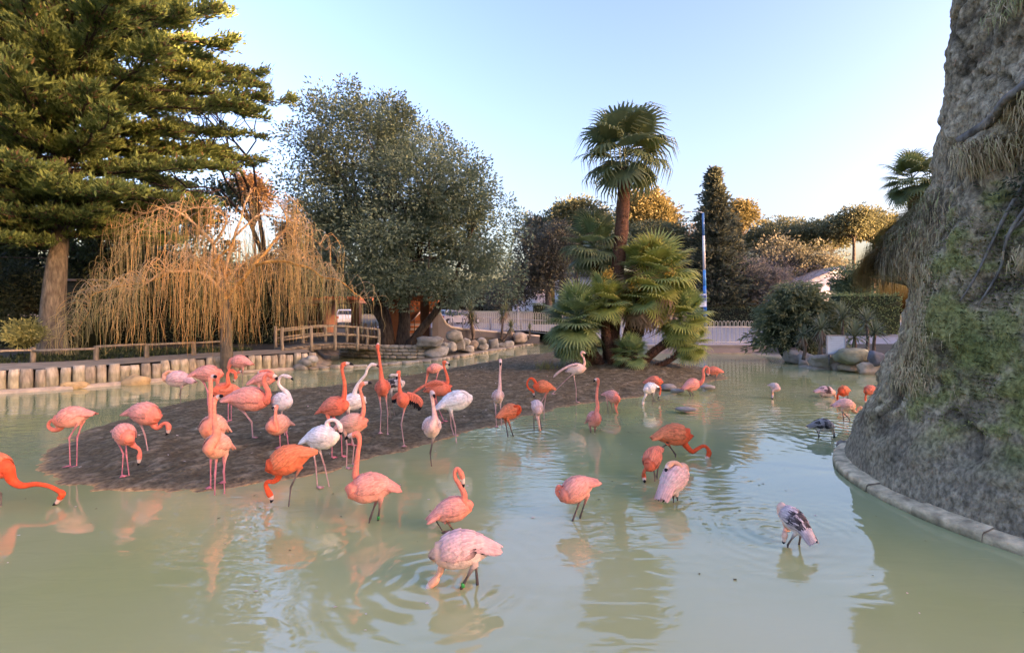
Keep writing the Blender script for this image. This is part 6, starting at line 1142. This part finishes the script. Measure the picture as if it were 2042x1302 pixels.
FL('vivid orange flamingo with its neck folded along its back', (1020, 905), (1016, 822), (1022, 812), [(1032, 824, -.02), (1037, 818, -.05), (1036, 811, -.07), (1030, 809, -.08)], (1014, 816, -.08), L=0.46, pal='orange', hd=30, pitch=10, legs=[[(1013, 871), (1014, 905)], [(1025, 874), (1032, 901)]], legc='dark', tuck=2, fat=1.06)
FL('coral flamingo preening with its neck in a closed loop', (1084, 837), (1084, 772), (1062, 779), [(1070, 772), (1068, 763), (1062, 755), (1055, 756), (1051, 765), (1054, 774)], (1065, 793), L=0.44, pal='orange', hd=190, pitch=6, legs=[[(1074, 812), (1074, 835)], [(1085, 814), (1085, 838)]], legc='pale', fat=1.06)
FL('pale pink flamingo with its neck straight down, below the preening coral bird', (1070, 880), (1071, 812), (1077, 859), [(1072, 827, -.10), (1073, 836, -.12), (1075, 846, -.10), (1076, 853, -.10)], (1077, 872, -.10), L=0.44, pal='pale', hd=-80, pitch=-20, legs=[[(1065, 856), (1065, 879)], [(1080, 856), (1081, 877)]], legc='dark', fat=0.96)
FL('pale pink flamingo stretching one wing and one leg backwards by the palms', (1149, 802), (1150, 736), (1161, 702), [(1163, 732), (1166, 724), (1164, 714), (1159, 706)], (1170, 708), L=0.48, pal='pale', hd=4, pitch=10, legs=[[(1128, 758), (1101, 786)], [(1149, 776), (1149, 802)]], legc='pale', wing=[dict(side=-1, arm=[(1152, 726, -.07), (1138, 728, -.12), (1124, 734, -.14), (1112, 742, -.14)], fall=[(-0.8, 0, -0.3), (-0.62, 0, -0.75)], len=0.20, dark=0)])
FL('coral flamingo wading in front of the palms with a long upright neck', (1186, 897), (1184, 837), (1192, 757), [(1190, 822, -.12), (1192, 810, -.08), (1190, 794, -.05), (1191, 776), (1193, 765)], (1185, 760, -.03), L=0.50, pal='pink', hd=-78, pitch=18, legs=[[(1180, 874), (1183, 897)], [(1186, 876), (1188, 896)]], legc='dark')
FL('pink flamingo lowering its head to the shallow water near the palms', (1222, 850), (1220, 791), (1234, 840), [(1229, 805, -.04), (1228, 814, -.06), (1231, 823, -.06), (1234, 832, -.06)], (1232, 852, -.06), L=0.44, pal='pink', hd=-50, pitch=-10, legs=[[(1213, 826), (1213, 840)], [(1224, 828), (1224, 851)]], legc='grey', fat=1.08)
FL('coral flamingo bent over behind a whitish one at the island tip', (1308, 800), (1304, 761), (1316, 784), [(1314, 766), (1317, 773), (1317, 779)], (1312, 794), L=0.44, pal='coral', hd=-20, pitch=4, Y=12.0, legc='grey', tuck=2, fat=1.08)
FL('whitish flamingo with black wing spot feeding at the island tip', (1301, 823), (1297, 774), (1283, 800), [(1288, 783, -.05), (1287, 790, -.08), (1284, 795, -.08)], (1281, 811, -.08), L=0.46, pal='white', hd=215, pitch=-8, legs=[[(1301, 806), (1300, 823)]], legc='dark', tipc=BLACK, wingblack=0.12)
FL('pink flamingo with a hooked neck at the right end of the island', (1382, 808), (1380, 768), (1413, 742), [(1396, 765), (1402, 757), (1403, 747), (1402, 738), (1407, 731), (1413, 734)], (1408, 750), L=0.58, pal='pink', hd=22, pitch=10, legs=[[(1378, 790), (1378, 807)], [(1383, 790), (1386, 808)]], legc='dark')
FL('small coral flamingo preening at the farthest right tip of the island', (1427, 775), (1424, 740), (1414, 744), [(1416, 742), (1413, 737), (1410, 738), (1409, 742)], (1417, 748), L=0.44, pal='coral', hd=160, pitch=0, Y=14.0, legs=[[(1426, 760), (1427, 775)]], legc='grey', tuck=2)
FL('orange flamingo skimming the water with an S shaped neck', (1347, 932), (1343, 868), (1414, 903), [(1364, 880), (1371, 892), (1381, 900), (1392, 894), (1403, 889), (1411, 894)], (1402, 921), L=0.58, pal='orange', hd=-4, pitch=4, legs=[[(1330, 886), (1308, 899)], [(1347, 906), (1347, 932)]], legc='dark', wl=913)
FL('deep pink flamingo drinking with its head beside its feet', (1306, 972), (1302, 914), (1284, 949), [(1293, 932, -.06), (1287, 936, -.09), (1284, 942, -.10)], (1286, 962, -.10), pal='coral', hd=-125, pitch=-24, legs=[[(1306, 950), (1306, 972)], [(1310, 950), (1311, 969)]], legc='grey', wl=958, L=0.46)
FL('pale lilac flamingo seen from behind with its coral head resting on its back', (1346, 1010), (1344, 958), (1336, 926), [(1357, 943), (1357, 932), (1351, 924), (1343, 922)], (1330, 938, -.04), pal='lilac', hd=40, pitch=26, legs=[[(1343, 990), (1343, 1011)], [(1350, 990), (1352, 1005)]], legc='dark', tuck=1, wl=1000, L=0.56)
FL('pink flamingo preening its breast while wading in mid pond', (1149, 1060), (1151, 976), (1120, 976), [(1134, 988), (1122, 992), (1112, 984), (1111, 974), (1115, 969)], (1127, 986), pal='pink', hd=200, pitch=-18, legs=[[(1141, 1040), (1142, 1060)], [(1157, 1030), (1155, 1058)]], legc='dark', fat=1.08, wl=1036, L=0.44)
FL('tall pink flamingo in the front water, bill pointing left, ringed leg', (744, 1061), (740, 974), (713, 866), [(714, 962), (709, 947), (711, 925), (714, 900), (717, 880)], (687, 876), pal='pink', hd=206, pitch=4, legs=[[(738, 1034), (732, 1060)], [(754, 1037), (755, 1061)]], legc='dark', band=[1], fat=1.06, wl=1040, L=0.52)
FL('pink flamingo with a folded neck wading just behind the front bird', (905, 1086), (901, 1018), (919, 943), [(925, 1001), (926, 986), (918, 969), (908, 953), (907, 940), (912, 934)], (923, 976), pal='pink', hd=14, pitch=12, legs=[[(869, 1036), (884, 1063)], [(910, 1066), (908, 1086)]], legc='dark', wl=1060, L=0.44)
FL('nearest flamingo, pale rose with black wing edge, head under water', (930, 1214), (922, 1097), (868, 1157), [(884, 1114), (881, 1128), (877, 1142), (872, 1149)], (846, 1190), pal='lilac', hd=186, pitch=-4, legs=[[(920, 1172), (913, 1212)], [(952, 1163), (953, 1196)]], legc='dark', band=[0], tipc=BLACK, wingblack=0.06, tuck=2, wl=1170, L=0.53)
FL('pale flamingo hunched in the far water below the railing', (1545, 806), (1545, 772), (1541, 785), [(1543, 778, -.10), (1541, 782, -.12)], (1540, 798, -.12), L=0.40, pal='pale', hd=-84, pitch=-10, Y=12.4, legc='grey', fat=0.9)
FL('greyish flamingo with its head under the surface near the right rocks', (1648, 806), (1646, 781), (1665, 789), [(1660, 782), (1664, 785)], (1668, 800), L=0.50, pal='lilac', hd=-4, pitch=-4, Y=12.6, legc='grey', tipc=BLACK, wingblack=0.4)
FL('vivid coral flamingo bent to the water beside the great rock', (1684, 812), (1683, 780), (1670, 795), [(1673, 785, -.06), (1670, 789, -.08)], (1672, 806, -.08), L=0.42, pal='orange', hd=215, pitch=-6, Y=11.8, legc='grey', fat=1.1)
FL('lilac flamingo with a curved neck between the coral one and the rock', (1686, 858), (1684, 808), (1716, 812), [(1700, 816), (1705, 822), (1710, 820), (1712, 814)], (1720, 822), L=0.44, pal='lilac', hd=4, pitch=-2, Y=9.6, legs=[[(1682, 835), (1682, 858)], [(1694, 835), (1694, 858)]], legc='grey')
FL('slate grey young flamingo near the foot of the great rock', (1640, 890), (1640, 849), (1661, 860), [(1655, 853), (1660, 856)], (1663, 874), L=0.42, pal='grey', hd=-6, pitch=0, Y=8.5, legc='grey', tipc=BLACK, wingblack=0.5)
FL('coral flamingo half hidden behind the edge of the great rock', (1733, 812), (1735, 778), (1726, 796), [(1728, 784), (1726, 790)], (1727, 806), L=0.40, pal='coral', hd=200, pitch=-12, Y=11.6, legc='grey')
FL('black and white young flamingo with pink shoulders in the open water', (1582, 1112), (1584, 1040), (1565, 1066), [(1571, 1050, .14), (1566, 1056, .13), (1565, 1061, .10)], (1562, 1084), L=0.40, pal='juv', hd=112, pitch=26, legs=[[(1571, 1086), (1570, 1112)], [(1593, 1088), (1592, 1114)]], legc='dark', tipc=BLACK, wingblack=0.85, fat=0.92, tuck=1, wl=1088)
